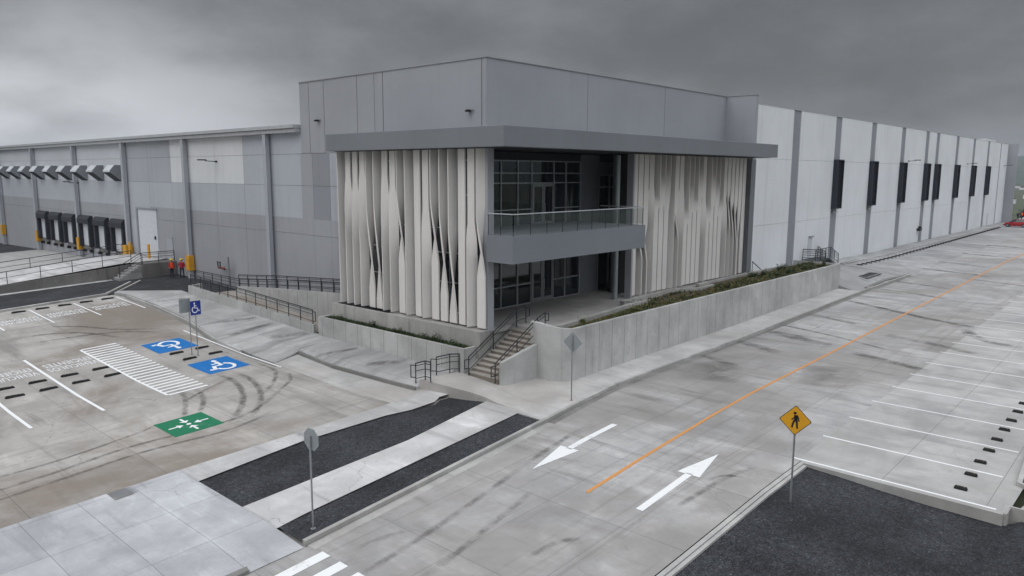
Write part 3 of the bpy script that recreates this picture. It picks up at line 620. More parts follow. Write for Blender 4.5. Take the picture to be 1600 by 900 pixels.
for (x, y, l, wd_) in [(50, 19, 5, 1.6), (46, 20.3, 4, 1.2), (54, 12, 6, 1), (47.5, 12.6, 5, .9), (41, 20.4, 3, .8), (58, 19.6, 4, .8), (52.3, 18, 9, .5), (74, 18, 7, .8), (80, 19, 6, .9), (92, 19.5, 9, 1), (100, 20.5, 8, .9), (112, 20, 10, 1.2), (86, 13, 8, .7), (128, 21, 8, 1.6)]:
    mark([(x+l*.16, y+l/2), (x+.1, y), (x-l*.2, y-l/2)], wd_, zr2, 'damp', .0075, name='damp_band')
for (x0, y0, x1, y1, wd_) in [(24.5, 60, 26.5, 59, .8), (24, 50.5, 27, 49, .8), (25, 44, 27.2, 42.6, 1.0), (24.5, 38, 27, 37, .6), (23.5, 46.5, 27, 46.8, .8), (25.2, 34, 27, 32.4, .9)]:
    mark([(x0, y0), ((x0+x1)/2, (y0+y1)/2), (x1, y1)], wd_, zside, 'damp', .008, name='damp_band')

# ------------------------------------------------------------------ wheel stops
def make_stop(name='wheel_stop', L_=1.0):
    m = MB(); a = L_/2; prof = [(-.09, 0), (.09, 0), (.075, .07), (.045, .11), (-.045, .11), (-.075, .07)]
    n = len(prof); secs = [(-a, .55), (-a+.08, 1), (a-.08, 1), (a, .55)]
    for x, s_ in secs: m.v += [(x, p[0]*(.8 if s_ < 1 else 1), p[1]*s_) for p in prof]
    k = m.mid('rubber')
    for j in range(3):
        for i in range(n): b = (i+1) % n; m.f.append((j*n+i, j*n+b, (j+1)*n+b, (j+1)*n+i)); m.mi.append(k)
    m.f += [tuple(range(n)), tuple(3*n+i for i in reversed(range(n)))]; m.mi += [k, k]
    for xx in (-.26, .26): m.face([(xx-.05, -.04, .113), (xx+.02, -.04, .113), (xx+.05, .04, .113), (xx-.02, .04, .113)], 'reflect')
    return m.build(name)
stop0 = make_stop(); first = True
def stop(x, y, rz, zf, label, group, s=1):
    global first
    o = stop0 if first else stop0.copy()
    if not first: COL.objects.link(o)
    first = False
    o.location = (x, y, zf(x, y)+.008); o.rotation_euler = (0, 0, rz); o.scale = (s, 1.0, 1.0)
    return tag(o, label, 'wheel stop', group)
ords = ['first', 'second', 'third', 'fourth', 'fifth', 'sixth', 'seventh', 'eighth', 'ninth', 'tenth', 'eleventh', 'twelfth', 'thirteenth', 'fourteenth']
for i in range(10): stop(29.9+1.645*i, 5.22, R(90+random.uniform(-3, 3)), zr2, '%s black wheel stop up the right hand bays, counted from the black gravel' % ords[i], 'wheel stops in the right hand bays', .42)

pos = [(10.6, 'at the left edge of the near row'), (12.15, 'just left of the long stall line'), (13.73, 'just right of the long stall line'), (15.35, 'beside the left edge of the white hatching')]
for x, t in pos:
    stop(x, 45.8, R(random.uniform(-4, 4)), zlot, 'black wheel stop %s, nearer the words' % t, 'wheel stops in the near stall rows', .88)
    stop(x+.02, 44.1, R(random.uniform(-4, 4)), zlot, 'black wheel stop %s, nearer the camera' % t, 'wheel stops in the near stall rows', .88)
for x, y, t in [(19.68, 45.65, 'below the farther blue square, left of the sign posts'), (21.3, 45.65, 'below the farther blue square, right of the sign posts'), (19.72, 43.95, 'above the nearer blue square, left one'), (21.34, 43.95, 'above the nearer blue square, right one')]:
    stop(x, y, R(random.uniform(-4, 4)), zlot, 'black wheel stop '+t, 'wheel stops between the blue squares', .85)
for i, x in enumerate([16.38, 17.96, 19.52, 21.08, 22.68]):
    stop(x, 64.8, R(random.uniform(-3, 3)), zlot, '%s black wheel stop from the left, in the far row by the asphalt' % ords[i], 'wheel stops in the far row', .95)
for i in range(52):
    x = 87.3+1.66*i; stop(x, 26.95+.011*(x-87), R(90+random.uniform(-3, 3)), zapron, ordn(i+1)+' black wheel stop, from the near end, along the warehouse footpath', 'wheel stops along the warehouse wall', .62)
kerb(dense([(86, 28.3), (92, 28.6), (110, 28.6), (198, 28.9)], 4), zapron, -.1, .13, .25, 'kerb')
drape('footpath', [[(90, 28.7), (198, 28.9), (198, 30.65), (78, 30.65), (84, 28.6)]], lambda x, y: zapron(x, y)+.12, 'side', 0, 3)
kerb(dense([(74, 22.1), (80, 22.3), (86.5, 21.7)]), zapron, -.2, .13, .3, 'kerbdark')
o = tag(MB().box(78.5, 83, 23.4, 24.6, zapron(80, 24)-.02, zapron(80, 24)+.07, 'kerbdark').box(78.8, 82.7, 23.6, 24.4, zapron(80, 24)+.07, zapron(80, 24)+.085, 'dark').build('storm_drain'), 'dark storm drain slot in the grey apron past the long planter wall', 'drain')
z = zwalk(9.9, 28.2)
o = thing('drain_grate', (9.9, 28.2, z), 'square grey drain grate at the edge of the pale foreground slabs', 'drain grate')
MB().box(9.45, 10.32, 27.78, 28.62, z-.05, z+.014, 'kerbdark').build('frame', o)
m = MB()
for i in range(13): m.box(9.52+i*.058, 9.55+i*.058, 27.84, 28.56, z+.014, z+.03, 'steel')
m.build('grating', o)
z = zwalk(10, 19.9)
tag(MB().prism([(9.55, 19.72), (10.25, 19.80), (10.32, 20.05), (9.6, 20.02)], z-.05, z+.12, 'kerbdark').build('kerb_inlet'), 'small dark kerb block at the bottom edge beside the crosswalk', 'kerb block')

# ------------------------------------------------------------------ office building
OB = (28.2, 28.0, 0.0)
ob = thing('office_building', OB, 'grey two storey office block with twisted white fins and a flat canopy', 'office building')
m = MB(); m.box(31.72, 61.2, 30.7, 49.9, 9.9, 15.0, 'block')          # upper tower
m.box(61.2, 61.75, 28.05, 49.9, -1.2, 15.0, 'block')                   # wing wall facing the road
m.box(31.76, 44.0, 41.5, 49.9, -2.4, 9.9, 'block')
m.build('tower_wall', ob)
m = MB()
for y, w_ in ((48.7, .012), (46.8, .012), (42.9, .012), (41.0, .008), (40.1, .022)): MB().box(31.705, 31.717, y-w_, y+w_, 9.9, 14.99, 'joint').build('panel_joint', ob)
for x in (41.4, 51.2): MB().box(x-.012, x+.012, 30.69, 30.697, 10.8, 14.99, 'joint').build('panel_joint', ob)
MB().box(31.705, 31.717, 31.05, 31.09, 9.9, 14.99, 'joint').build('panel_joint', ob)
MB().box(31.66, 61.8, 30.64, 30.76, 15.0, 15.06, 'block').box(31.66, 31.78, 30.76, 49.95, 15.0, 15.06, 'block').box(61.15, 61.8, 28.0, 30.64, 15.0, 15.06, 'block').build('parapet_cap', ob)
# canopy slab, L shaped around the tower corner
m = MB(); m.prism([(27.9, 25.8), (60.9, 25.8), (60.9, 30.64), (31.66, 30.64), (31.66, 41.1), (27.9, 41.1)], 9.82, 10.86, 'canopy'); m.build('canopy', ob, bevel=.02)
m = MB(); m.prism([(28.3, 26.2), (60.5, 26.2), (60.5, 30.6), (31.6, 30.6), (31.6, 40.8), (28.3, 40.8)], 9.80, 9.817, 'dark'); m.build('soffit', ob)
# walls behind the fins
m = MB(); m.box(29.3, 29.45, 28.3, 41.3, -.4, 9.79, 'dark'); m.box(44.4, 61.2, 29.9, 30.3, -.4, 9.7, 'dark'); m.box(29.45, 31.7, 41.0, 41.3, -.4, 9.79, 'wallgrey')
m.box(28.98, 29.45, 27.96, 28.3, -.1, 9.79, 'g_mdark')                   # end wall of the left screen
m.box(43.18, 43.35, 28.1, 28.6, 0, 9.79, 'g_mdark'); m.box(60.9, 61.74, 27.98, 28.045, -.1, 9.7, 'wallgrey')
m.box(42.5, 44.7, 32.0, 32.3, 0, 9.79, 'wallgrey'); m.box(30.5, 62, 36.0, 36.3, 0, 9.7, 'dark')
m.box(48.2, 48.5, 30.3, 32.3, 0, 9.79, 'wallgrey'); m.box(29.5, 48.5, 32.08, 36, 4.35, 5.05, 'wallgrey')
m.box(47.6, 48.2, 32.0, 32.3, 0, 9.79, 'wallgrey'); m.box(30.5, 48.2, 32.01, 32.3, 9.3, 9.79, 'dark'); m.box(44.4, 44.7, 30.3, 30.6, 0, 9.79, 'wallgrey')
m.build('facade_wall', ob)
# windows seen through the fins
for (y0, y1) in ((29, 33.5), (34.2, 40.5)):
    for (z0, z1) in ((.6, 4.0), (5.4, 9.2)):
        f = MB().box(29.27, 29.295, y0, y1, z0, z1, 'glass').build('window', ob); mm = MB()
        for k in range(5): y = y0+(y1-y0)*k/4; mm.box(29.24, 29.265, y-.03, y+.03, z0, z1, 'alu')
        for z in (z0, (z0+z1)/2, z1): mm.box(29.24, 29.265, y0, y1, z-.03, z+.03, 'alu')
        mm.build('frame', f)
# glazed curtain walls in the entrance recess
def glazing(xs, zs, x0, x1, z0, z1, door, Y=32.0):
    g = MB().box(x0, x1, Y+.02, Y+.06, z0, z1, 'glass').build('curtain_wall', ob); m = MB()
    for x in xs: m.box(x-.035, x+.035, Y-.07, Y+.019, z0, z1, 'alu')
    dx0, dx1, dz = door
    for z in zs:
        for a, b in (((x0, dx0), (dx1, x1)) if z < dz-.02 else ((x0, x1),)):
            m.box(a, b, Y-.062, Y+.018, z-.03, z+.03, 'alu')
    m.build('mullion', g)
    for a, b in ((dx0+.06, (dx0+dx1)/2-.01), ((dx0+dx1)/2+.01, dx1-.06)):
        d = MB(); d.box(a, a+.16, Y-.10, Y-.03, z0+.03, dz-.06, 'steel'); d.box(b-.16, b, Y-.10, Y-.03, z0+.03, dz-.06, 'steel'); d.box(a+.16, b-.16, Y-.10, Y-.03, dz-.22, dz-.06, 'steel'); d.box(a+.16, b-.16, Y-.10, Y-.03, z0+.03, z0+.30, 'steel')
        d.box(a+.16, b-.16, Y-.07, Y-.05, z0+.3, dz-.22, 'glass'); dd = d.build('glass_door', ob)
        hx = b-.1 if a < (dx0+dx1)/2-.5 else a+.1
        MB().tube((hx, Y-.16, z0+.8), (hx, Y-.16, z0+1.5), .018, 'alu').build('door_handle', dd)
    MB().box(dx0, dx0+.06, Y-.12, Y-.02, z0, dz, 'steel').box(dx1-.06, dx1, Y-.12, Y-.02, z0, dz, 'steel').box(dx0+.06, dx1-.06, Y-.12, Y-.02, dz-.06, dz, 'steel').build('door_frame', ob)
glazing([29.8, 31.3, 32.8, 34.3, 35.87, 37.2, 39.5, 40.8, 42.45], [.04, 1.35, 4.3], 29.5, 42.5, 0, 4.35, (37.2, 39.5, 3.2))
glazing([29.8, 31.3, 32.8, 34.3, 35.87, 37.2, 39.5, 40.8, 42.45], [5.08, 6.2, 7.87, 8.5, 9.27], 29.5, 42.5, 5.05, 9.3, (37.2, 39.5, 7.85))
f = MB().box(44.7, 47.6, 32.1, 32.14, 5.9, 8.4, 'glass').build('window', ob)
mm = MB(); [mm.box(x-.03, x+.03, 32.0, 32.09, 5.9, 8.4, 'alu') for x in (44.73, 46.1, 47.57)]; [mm.box(44.7, 47.6, 32.0, 32.085, z-.03, z+.03, 'alu') for z in (5.93, 7.5, 8.37)]; mm.build('frame', f)
for za, zb_ in ((5.05, 5.9), (8.4, 9.78)): MB().box(44.7, 47.6, 32.05, 32.1, za, zb_, 'wallgrey').build('window_surround', ob)
f = MB().box(44.7, 47.6, 32.1, 32.14, 0, 4.35, 'glass').build('window', ob); MB().box(44.7, 44.78, 32.0, 32.09, 0, 4.35, 'alu').box(46.1, 46.18, 32.0, 32.09, 0, 4.35, 'alu').build('frame', f)
m = MB().tube((42.35, 28.8, 0), (42.35, 28.8, 9.7), .17, 'signback', 16); m.build('column', ob, smooth=False)
# balcony
bal = MB().prism([(28.85, 26.05), (41.55, 26.05), (41.55, 31.9), (29.5, 31.9), (29.5, 27.94), (28.85, 27.94)], 3.79, 5.24, 'balcony').build('balcony', ob)
def glasswall(p, q, name='glass_balustrade'):
    a = Vector(p); b = Vector(q); n = max(2, int((b-a).length/1.25)); g = MB(); u = (b-a).normalized(); nn = Vector((-u.y, u.x, 0))*.008; z = 5.3
    c = a+u*.05; d = b-u*.05
    g.face([(c+nn)[:2]+(z+.02,) if 0 else (c.x+nn.x, c.y+nn.y, z+.02), (d.x+nn.x, d.y+nn.y, z+.02), (d.x+nn.x, d.y+nn.y, z+1.0), (c.x+nn.x, c.y+nn.y, z+1.0)], 'clear'); g.face([(c.x-nn.x, c.y-nn.y, z+.02), (d.x-nn.x, d.y-nn.y, z+.02), (d.x-nn.x, d.y-nn.y, z+1.0), (c.x-nn.x, c.y-nn.y, z+1.0)], 'clear')
    g.build(name, ob)
    MB().tube((a.x, a.y, z+1.07), (b.x, b.y, z+1.07), .032, 'alu', 8).build('handrail', ob)
    for i in range(n+1):
        c = a+(b-a)*i/n; MB().box(c.x-.014, c.x+.014, c.y-.014, c.y+.014, 5.24, z+1.04, 'rail').build('balustrade_post', ob)
glasswall((29.0, 26.15, 0), (41.4, 26.15, 0)); glasswall((29.0, 26.15, 0), (29.0, 27.95, 0)); glasswall((41.4, 26.15, 0), (41.4, 29.5, 0))
# twisted fins
def fin(cx, cy, t, n, a_top, a_bot, zt, zb, half, thick=.10, z0=.10, z1=9.79):
    m = MB(); k = m.mid('fin'); K = 60; rows = []
    for i in range(K+1):
        z = z0+(z1-z0)*i/K; s_ = max(0, min(1, (z-zb)/(zt-zb) if zt > zb else 1)); a = R(a_bot+(a_top-a_bot)*s_)
        d = (t[0]*math.cos(a)+n[0]*math.sin(a), t[1]*math.cos(a)+n[1]*math.sin(a)); e = (-d[1], d[0]); h = thick/2; rows.append(len(m.v))
        for u, w_ in ((-half, -h), (half, -h), (half, h), (-half, h)): m.v.append((cx+d[0]*u+e[0]*w_, cy+d[1]*u+e[1]*w_, z))
    for i in range(K):
        for j in range(4): b = (j+1) % 4; m.f.append((rows[i]+j, rows[i]+b, rows[i+1]+b, rows[i+1]+j)); m.mi.append(k)
    m.f.append((rows[0]+3, rows[0]+2, rows[0]+1, rows[0])); m.f.append((rows[K], rows[K]+1, rows[K]+2, rows[K]+3)); m.mi += [k, k]
    o = m.build('fin', ob, weld=True); o.data.polygons.foreach_set('use_smooth', [True]*len(o.data.polygons)); o.data.set_sharp_from_angle(angle=R(40)); return o
t, n = (0, -1), (-1, 0); P = 13.3/18; D = -78
F = 6
LF = [(D, D, 1, 0), (F, D, 8.2, 4.5), (F, D, 7.8, 4.0), (F, D, 8.6, 4.5), (D, -178, 6.4, 1.2), (D, -178, 6.6, .6), (F, D, 8.4, 3.6), (F, D, 7.8, 3.5), (D, -178, 7.2, 3.3), (D+4, D, 1, 0), (F, F, 1, 0), (F, D+14, 6.5, 3.0),
      (D, -178, 7.0, 3.4), (D, -178, 6.2, 1.6), (D, -178, 5.2, .4), (F, F, 1, 0), (F, D+12, 5.8, 3.8), (-50, -180, 6.8, 2.9)]
for i, (a, b, zt, zb) in enumerate(LF): fin(28.86, 41.25-P*(i+.5), t, n, a, b, zt, zb, P*.405)
t, n = (1, 0), (0, -1); P = 17.35/25; D = 80
F = -1
RF = [(F, F, 1, 0), (F, -96, 4.6, 2.6), (F, -82, 4.8, 2.4), (F, D, 7.6, 5.0), (D, F, 7.0, 6.0), (D, F, 8.4, 6.6), (D, F, 9.0, 5.8), (D, D-8, 7, 3), (F, -96, 6.0, 3.6), (F, D, 7.6, 3.8), (D, F, 6.0, 4.6), (D-4, F, 7.6, 5.4), (D, F, 6.8, 5.6),
      (D, F, 9.0, 6.4), (F, D-4, 6.6, 3.6), (D, F, 6.2, 4.6), (D, F, 8.6, 6.2), (D, F, 7.8, 5.8), (D, F, 6.6, 5.0), (F, D, 6.4, 3.6), (F, -104, 7.2, 3.4), (F, -100, 6.4, 2.8), (F, -84, 6.2, 2.4), (F, -30, 6, 3), (F, F, 1, 0)]
for i, (a, b, zt, zb) in enumerate(RF): fin(43.5+P*(i+.5), 28.42, t, n, a, b, zt, zb, P*.43)
# base of the building: plinths and terrace
m = MB(); m.box(28.25, 28.45, 28.0, 41.55, -2.6, 0.02, 'plinth'); m.box(28.45, 31.7, 41.35, 41.55, -2.6, .02, 'plinth'); m.box(28.452, 31.2, 28.16, 28.5, -2.9, -.26, 'plinth'); m.box(28.25, 28.97, 27.86, 27.998, -2.6, .02, 'plinth'); m.build('plinth', ob)
MB().box(28.46, 29.3, 28.51, 41.34, -.3, -.05, 'dark').build('fin_bed', ob)
m = MB(); m.prism([(31.15, 25.35), (32.2, 24.95), (40.5, 25.85), (61.2, 26.9), (61.2, 36), (28.5, 36), (28.5, 28.02), (31.15, 28.02)], -.25, 0.0, 'terrace'); m.build('terrace_floor', ob)
# small wall lamps on the tower
def lamp(parent, x, y, z, d, s=1.0):
    m = MB(); a = Vector((x, y, z)); d = Vector(d); u = Vector((-d.y, d.x, 0))
    m.tube(a, a+d*.16*s, .07*s, 'black', 8); m.tube(a+d*.14*s, a+d*.14*s+Vector((0, 0, .06))+d*.7*s, .035*s, 'black', 6)
    c = a+d*.75*s+Vector((0, 0, .08)); i = len(m.v)
    p = [c-u*.16*s, c+u*.16*s, c+u*.16*s+d*.62*s, c-u*.16*s+d*.62*s]
    for dz in (0, .09*s):
        for q in p: m.v.append((q.x, q.y, q.z+dz))
    k = m.mid('black')
    for f in ((0, 3, 2, 1), (4, 5, 6, 7), (0, 1, 5, 4), (1, 2, 6, 5), (2, 3, 7, 6), (3, 0, 4, 7)): m.f.append(tuple(i+q for q in f)); m.mi.append(k)
    return m.build('wall_lamp', parent)
def flood(parent, x, y, z):
    return MB().box(x-.22, x, y-.10, y+.14, z-.07, z+.05, 'black').box(x-.30, x-.22, y-.08, y+.12, z-.09, z+.02, 'black').box(x-.10, x-.02, y-.30, y-.12, z, z+.05, 'steel').build('flood_lamp', parent)
flood(ob, 31.69, 47.5, 12.2); flood(ob, 31.69, 32.0, 12.1); flood(ob, 31.6, 44.1, 9.4)

# ------------------------------------------------------------------ warehouse
wh = thing('warehouse', (31.8, 49.9, -1.3), 'very long pale grey warehouse with loading docks and dark louvre boxes', 'warehouse')
m = MB()
m.box(62.0, 190.6, 31.0, 49.9, -2.6, 11.0, 'joint'); m.box(32.0, 190.6, 49.9, 160, -2.6, 11.0, 'joint'); m.build('core_wall', wh)
MB().face([(31.9, 50, 11.75), (31.9, 160, 11.75), (90, 160, 13.4), (90, 50, 13.4)], 'coping').face([(90, 50, 13.4), (90, 160, 13.4), (190.6, 160, 13.4), (190.6, 50, 13.4)], 'coping').face([(61.8, 31, 13.2), (61.8, 50, 13.4), (190.6, 50, 13.4), (190.6, 31, 13.2)], 'coping').build('roof', wh)
# left wall panels: bays between the wall columns, painted in blocks
YB = [50.0, 54.5, 58.75, 63.6, 68.8, 72.4, 77.5, 82.8, 97.25, 112.4, 128.1, 143, 160]
rows = [(-2.6, 3.83), (3.85, 5.05), (5.05, 7.5), (7.52, 9.86), (9.88, 11.5)]
m = MB()
for i, (y0, y1) in enumerate(zip(YB, YB[1:])):
    c = (y0+y1)/2
    for r, (z0, z1) in enumerate(rows):
        mt = 'g_mdark' if r < 2 else 'g_lite'
        if r == 2: mt = 'g_mid' if c < 97 and c > 55 else 'g_lite'
        if r == 2: mt = 'g_midlite'
        if r >= 3: mt = 'g_midlite' if c < 58.7 else ('g_white2' if c < 72.4 else ('g_mid' if c < 82.8 else 'g_lite'))
        if r < 2 and 78 < c < 83: mt = 'g_midlite'
        m.box(31.8, 31.99, y0+(.015), y1-.015, z0, z1, mt)
# pieces directly beside the office, in the same plane
for (y0, y1, a, b) in ((46.3, 48.45, 'g_dark', 'g_dark'), (48.47, 49.98, 'g_mdark', 'g_mdark'), (44.0, 46.28, 'g_mid', 'g_mid'), (41.56, 43.98, 'g_mid', 'g_mid')):
    m.box(31.67, 31.757, y0, y1, 7.52, 9.86, a); m.box(31.67, 31.757, y0, y1, 5.05, 7.5, b if y0 > 46 else a); m.box(31.67, 31.757, y0, y1, 3.85, 5.05, 'g_mdark'); m.box(31.67, 31.757, y0, y1, -2.4, 3.83, 'g_mdark')
m.build('painted_panel', wh)
MT_ = None
for i, y in enumerate([54.5, 68.8, 82.8, 97.25, 112.4, 128.1, 143]):
    c = MB().box(31.3, 31.62, y-.22, y+.22, -2, 11.42, 'g_mid').build('wall_column', wh)
    if y != 54.5: MB().box(31.2, 31.7, y-.34, y+.34, -.55, .85, 'yellow').build('column_guard', c)
m = MB(); m.box(31.1, 32.1, 50.0, 160, 11.75, 12.0, 'coping').box(31.25, 32.1, 50.0, 160, 11.45, 11.72, 'coping'); m.build('gutter', wh)
lamp(wh, 31.8, 63.2, 9.4, (-1, .35, 0), 1.1); lamp(wh, 31.8, 97.0, 7.2, (-1, .35, 0), 1.1)
# dock shelters
def dock(y):
    w_ = 1.75
    d = MB().box(31.32, 31.8, y-w_, y-w_+.42, -.1, 2.55, 'canvas').box(31.32, 31.8, y+w_-.42, y+w_, -.1, 2.55, 'canvas').extr([(31.8, 2.55), (31.8, 3.48), (31.5, 3.48), (31.22, 3.1), (31.22, 2.55)], 'y', y-w_, y+w_, 'canvas').build('dock_shelter', wh)
    MB().box(31.72, 31.78, y-w_+.42, y+w_-.42, 0, 2.55, 'dockwhite').build('dock_door', d)
    MB().box(31.6, 31.79, y-1.3, y+1.3, -.42, -.12, 'darkconc').build('dock_leveller', d)
    for s_ in (-1.3, .9): MB().box(31.45, 31.79, y+s_, y+s_+.4, -.75, -.43, 'rubber').build('dock_bumper', d)
for y in (85.6, 90.4, 95.25, 100.5, 105.3, 110.2): dock(y)
m = MB().box(31.7, 31.798, 76.1, 80.5, 0.05, 4.75, 'dockwhite'); dr = m.build('drive_in_door', wh)
m = MB().box(31.62, 31.72, 80.5, 80.85, 0, 4.9, 'g_dark').box(31.62, 31.72, 76.0, 80.5, 4.75, 4.9, 'g_dark')
for k in range(1, 8): m.box(31.69, 31.70, 76.1, 80.5, .05+.59*k-.004, .05+.59*k+.004, 'g_lite')
m.build('door_frame', dr)
MB().ball((31.66, 76.6, 2.0), .06, .2, .2, 'black').build('wall_bell', wh)
MB().box(31.74, 31.798, 72.9, 74.2, 0, 2.3, 'g_mid').box(31.72, 31.738, 73.0, 74.1, 2.15, 2.22, 'g_dark').build('side_door', wh)
# intake hoods over the docks
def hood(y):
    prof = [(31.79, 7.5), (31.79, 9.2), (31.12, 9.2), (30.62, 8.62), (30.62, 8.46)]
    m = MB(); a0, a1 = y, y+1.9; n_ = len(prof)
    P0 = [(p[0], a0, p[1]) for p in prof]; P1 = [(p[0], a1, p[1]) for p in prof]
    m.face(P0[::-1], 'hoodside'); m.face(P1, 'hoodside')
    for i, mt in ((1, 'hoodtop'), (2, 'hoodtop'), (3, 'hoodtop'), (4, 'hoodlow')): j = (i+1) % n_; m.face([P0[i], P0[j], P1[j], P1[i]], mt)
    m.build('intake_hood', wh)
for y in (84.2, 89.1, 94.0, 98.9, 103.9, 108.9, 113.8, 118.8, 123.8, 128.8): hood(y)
# right hand wall
XB = [61.8, 76.9, 88.8, 101.3, 114.1, 126.5, 132.6, 145.5, 158.2, 170.8, 182.9, 190.6]
m = MB()
for i, (x0, x1) in enumerate(zip(XB, XB[1:])):
    hw0 = .95 if i else 0; hw1 = .95 if x1 < 182 else (.5 if x1 < 190 else 0); a = x0+(hw0 if x0 < 182 else .5); b = x1-hw1
    for z0, z1 in ((-2.6, 3.6), (3.62, 9.9), (9.92, 14.83)): m.box(a, b, 30.7, 31.0, z0, z1, 'g_white')
m.build('white_panel', wh)
m = MB()
for x in XB[1:-1]:
    hw = .94 if x < 182 else .49; MB().box(x-hw, x+hw, 30.78, 31.0, -2.6, 14.81, 'g_dark').build('recessed_strip', wh)
m = MB().box(61.8, 190.6, 30.68, 31.1, 14.83, 14.9, 'coping'); m.build('parapet_cap', wh)
MB().box(190.6, 191.2, 28.95, 40, -2.6, 14.9, 'block').build('end_tower', wh)
MB().box(180, 190, 33, 40, 14.9, 15.7, 'g_white').build('roof_monitor', wh)
for x in [88.8, 101.3, 114.1, 126.5, 132.6, 145.5, 158.2, 170.8]:
    m = MB(); z0, z1 = 4.6, 10.12; m.box(x-.98, x+.98, 30.16, 30.7, z1-.1, z1, 'louvre').box(x-.98, x+.98, 30.16, 30.7, z0, z0+.1, 'louvre').box(x-.98, x-.86, 30.16, 30.7, z0+.1, z1-.1, 'louvre').box(x+.86, x+.98, 30.16, 30.7, z0+.1, z1-.1, 'louvre').box(x-.86, x+.86, 30.5, 30.7, z0+.1, z1-.1, 'black')
    lb = m.build('louvre_box', wh); m = MB()
    for k in range(26): z = z0+.16+k*.205; m.extr([(30.24, z), (30.26, z), (30.44, z+.14), (30.42, z+.14)], 'x', x-.86, x+.86, 'louvre')
    m.build('slat', lb)
    MB().box(x-.5, x+.2, 30.55, 30.7, 4.15, 4.35, 'g_mid').build('drain_box', lb)
for x in (117.0, 153.5, 187.5): lamp(wh, x, 30.7, 10.35, (.35, -1, 0), 1.1)
MB().box(124.4, 125.4, 30.2, 30.7, .15, .5, 'black').box(125.2, 125.6, 30.3, 30.7, .3, .75, 'black').tube((125.9, 30.5, -1.7), (125.9, 30.5, .3), .06, 'g_mid').build('wall_siren', wh)
MB().box(81.6, 82.7, 30.66, 30.698, -.6, 1.75, 'g_lite').box(81.7, 82.9, 30.5, 30.698, 1.76, 1.85, 'g_dark').build('exit_door', wh)
MB().box(175, 176, 30.66, 30.698, -1.6, .9, 'g_lite').build('exit_door', wh)

# ------------------------------------------------------------------ planters and retaining walls
def wedge_wall(m, pts, wd, ztop, zbot, mt):     # wall along a polyline with varying top
    for q in ribbon(pts, wd): m.prism(q, zbot, ztop, mt)
lp = thing('planter_wall', (27.35, 35, -2.4), 'long low concrete planter wall below the fins on the left side', 'planter wall')
MB().box(27.3, 27.5, 28.15, 41.75, -3.0, -.8, 'retain').box(27.5, 28.25, 41.55, 41.75, -3.0, -.8, 'retain').box(27.5, 28.25, 28.15, 28.35, -3.0, -.8, 'retain').build('wall', lp)
MB().box(27.5, 28.25, 28.35, 41.55, -1.4, -1.08, 'soil').build('soil', lp)
rp = thing('planter_wall', (50, 24, -2.5), 'long concrete retaining wall with a planting strip, along the road side footpath', 'planter wall')
zt = lambda x, y: lerp(x, [(30.1, .62), (30.5, .5), (30.9, .34), (31.2, .3)]) if x < 31.4 and y > 23.95 else .3
m = MB(); m.box(31.55, 71.6, 23.85, 24.1, -3.3, .3, 'retain')
cw = [(30.35, 25.95), (30.32, 25.3), (30.5, 24.7), (30.85, 24.25), (31.3, 24.0), (31.55, 23.975)]
tops = [.62, .58, .46, .36, .31, .3]
cw = catmull(cw, 4); tops = [lerp(i/(len(cw)-1), [(k/5, t_) for k, t_ in enumerate(tops)]) for i in range(len(cw))]
for q, ta, tb in zip(ribbon(cw, .25), tops, tops[1:]):
    i = len(m.v); m.v += [(p[0], p[1], -3.3) for p in q]+[(q[0][0], q[0][1], ta), (q[1][0], q[1][1], tb), (q[2][0], q[2][1], tb), (q[3][0], q[3][1], ta)]
    for f in ((0, 3, 2, 1), (4, 5, 6, 7), (0, 1, 5, 4), (1, 2, 6, 5), (2, 3, 7, 6), (3, 0, 4, 7)): m.f.append(tuple(i+e for e in f)); m.mi.append(m.mid('retainplain'))
m.box(71.6, 71.85, 23.85, 28.2, -3.0, .3, 'retain'); m.build('wall', rp)
m = MB(); ck = [(30.5, 25.5), (31.6, 24.98), (39.8, 25.92), (41.7, 25.94)]
wedge_wall(m, ck, .3, .34, -.3, 'plinth'); wedge_wall(m, [(41.0, 26.05), (40.4, 26.9), (47.2, 27.35)], .3, .32, -.3, 'plinth'); wedge_wall(m, [(47.2, 27.3), (49.2, 26.2), (51.5, 26.25)], .26, .32, -.3, 'plinth'); wedge_wall(m, [(51.2, 27.35), (61.0, 27.45), (66, 27.3)], .3, .26, -.3, 'plinth'); wedge_wall(m, [(66, 27.3), (71.6, 27.2)], .2, .1, -1.2, 'plinth')
m.build('inner_kerb', rp)
MB().prism([(31.6, 24.1), (71.6, 24.1), (71.6, 27.3), (47, 27.3), (41, 25.95), (39.8, 25.85), (32, 24.95)], -1.0, .10, 'soil').build('soil', rp)
MB().prism([(61.8, 27.42), (71.6, 27.42), (71.6, 30.68), (61.8, 30.68)], -2.4, lambda x, y: lerp(x, [(62, -.1), (65, -.35), (71.6, -.95)]), 'side').build('side_path', rp)
lw = thing('stair_wall', (29, 25.6, -2.3), 'low grey concrete wall on the right side of the entrance steps', 'low wall')
m = MB(); m.prism([(27.45, 25.45), (30.3, 25.45), (30.3, 25.68), (27.45, 25.68)], -3.3, lambda x, y: -1.1+(x-27.45)*.19, 'retainplain'); m.build('wall', lw)

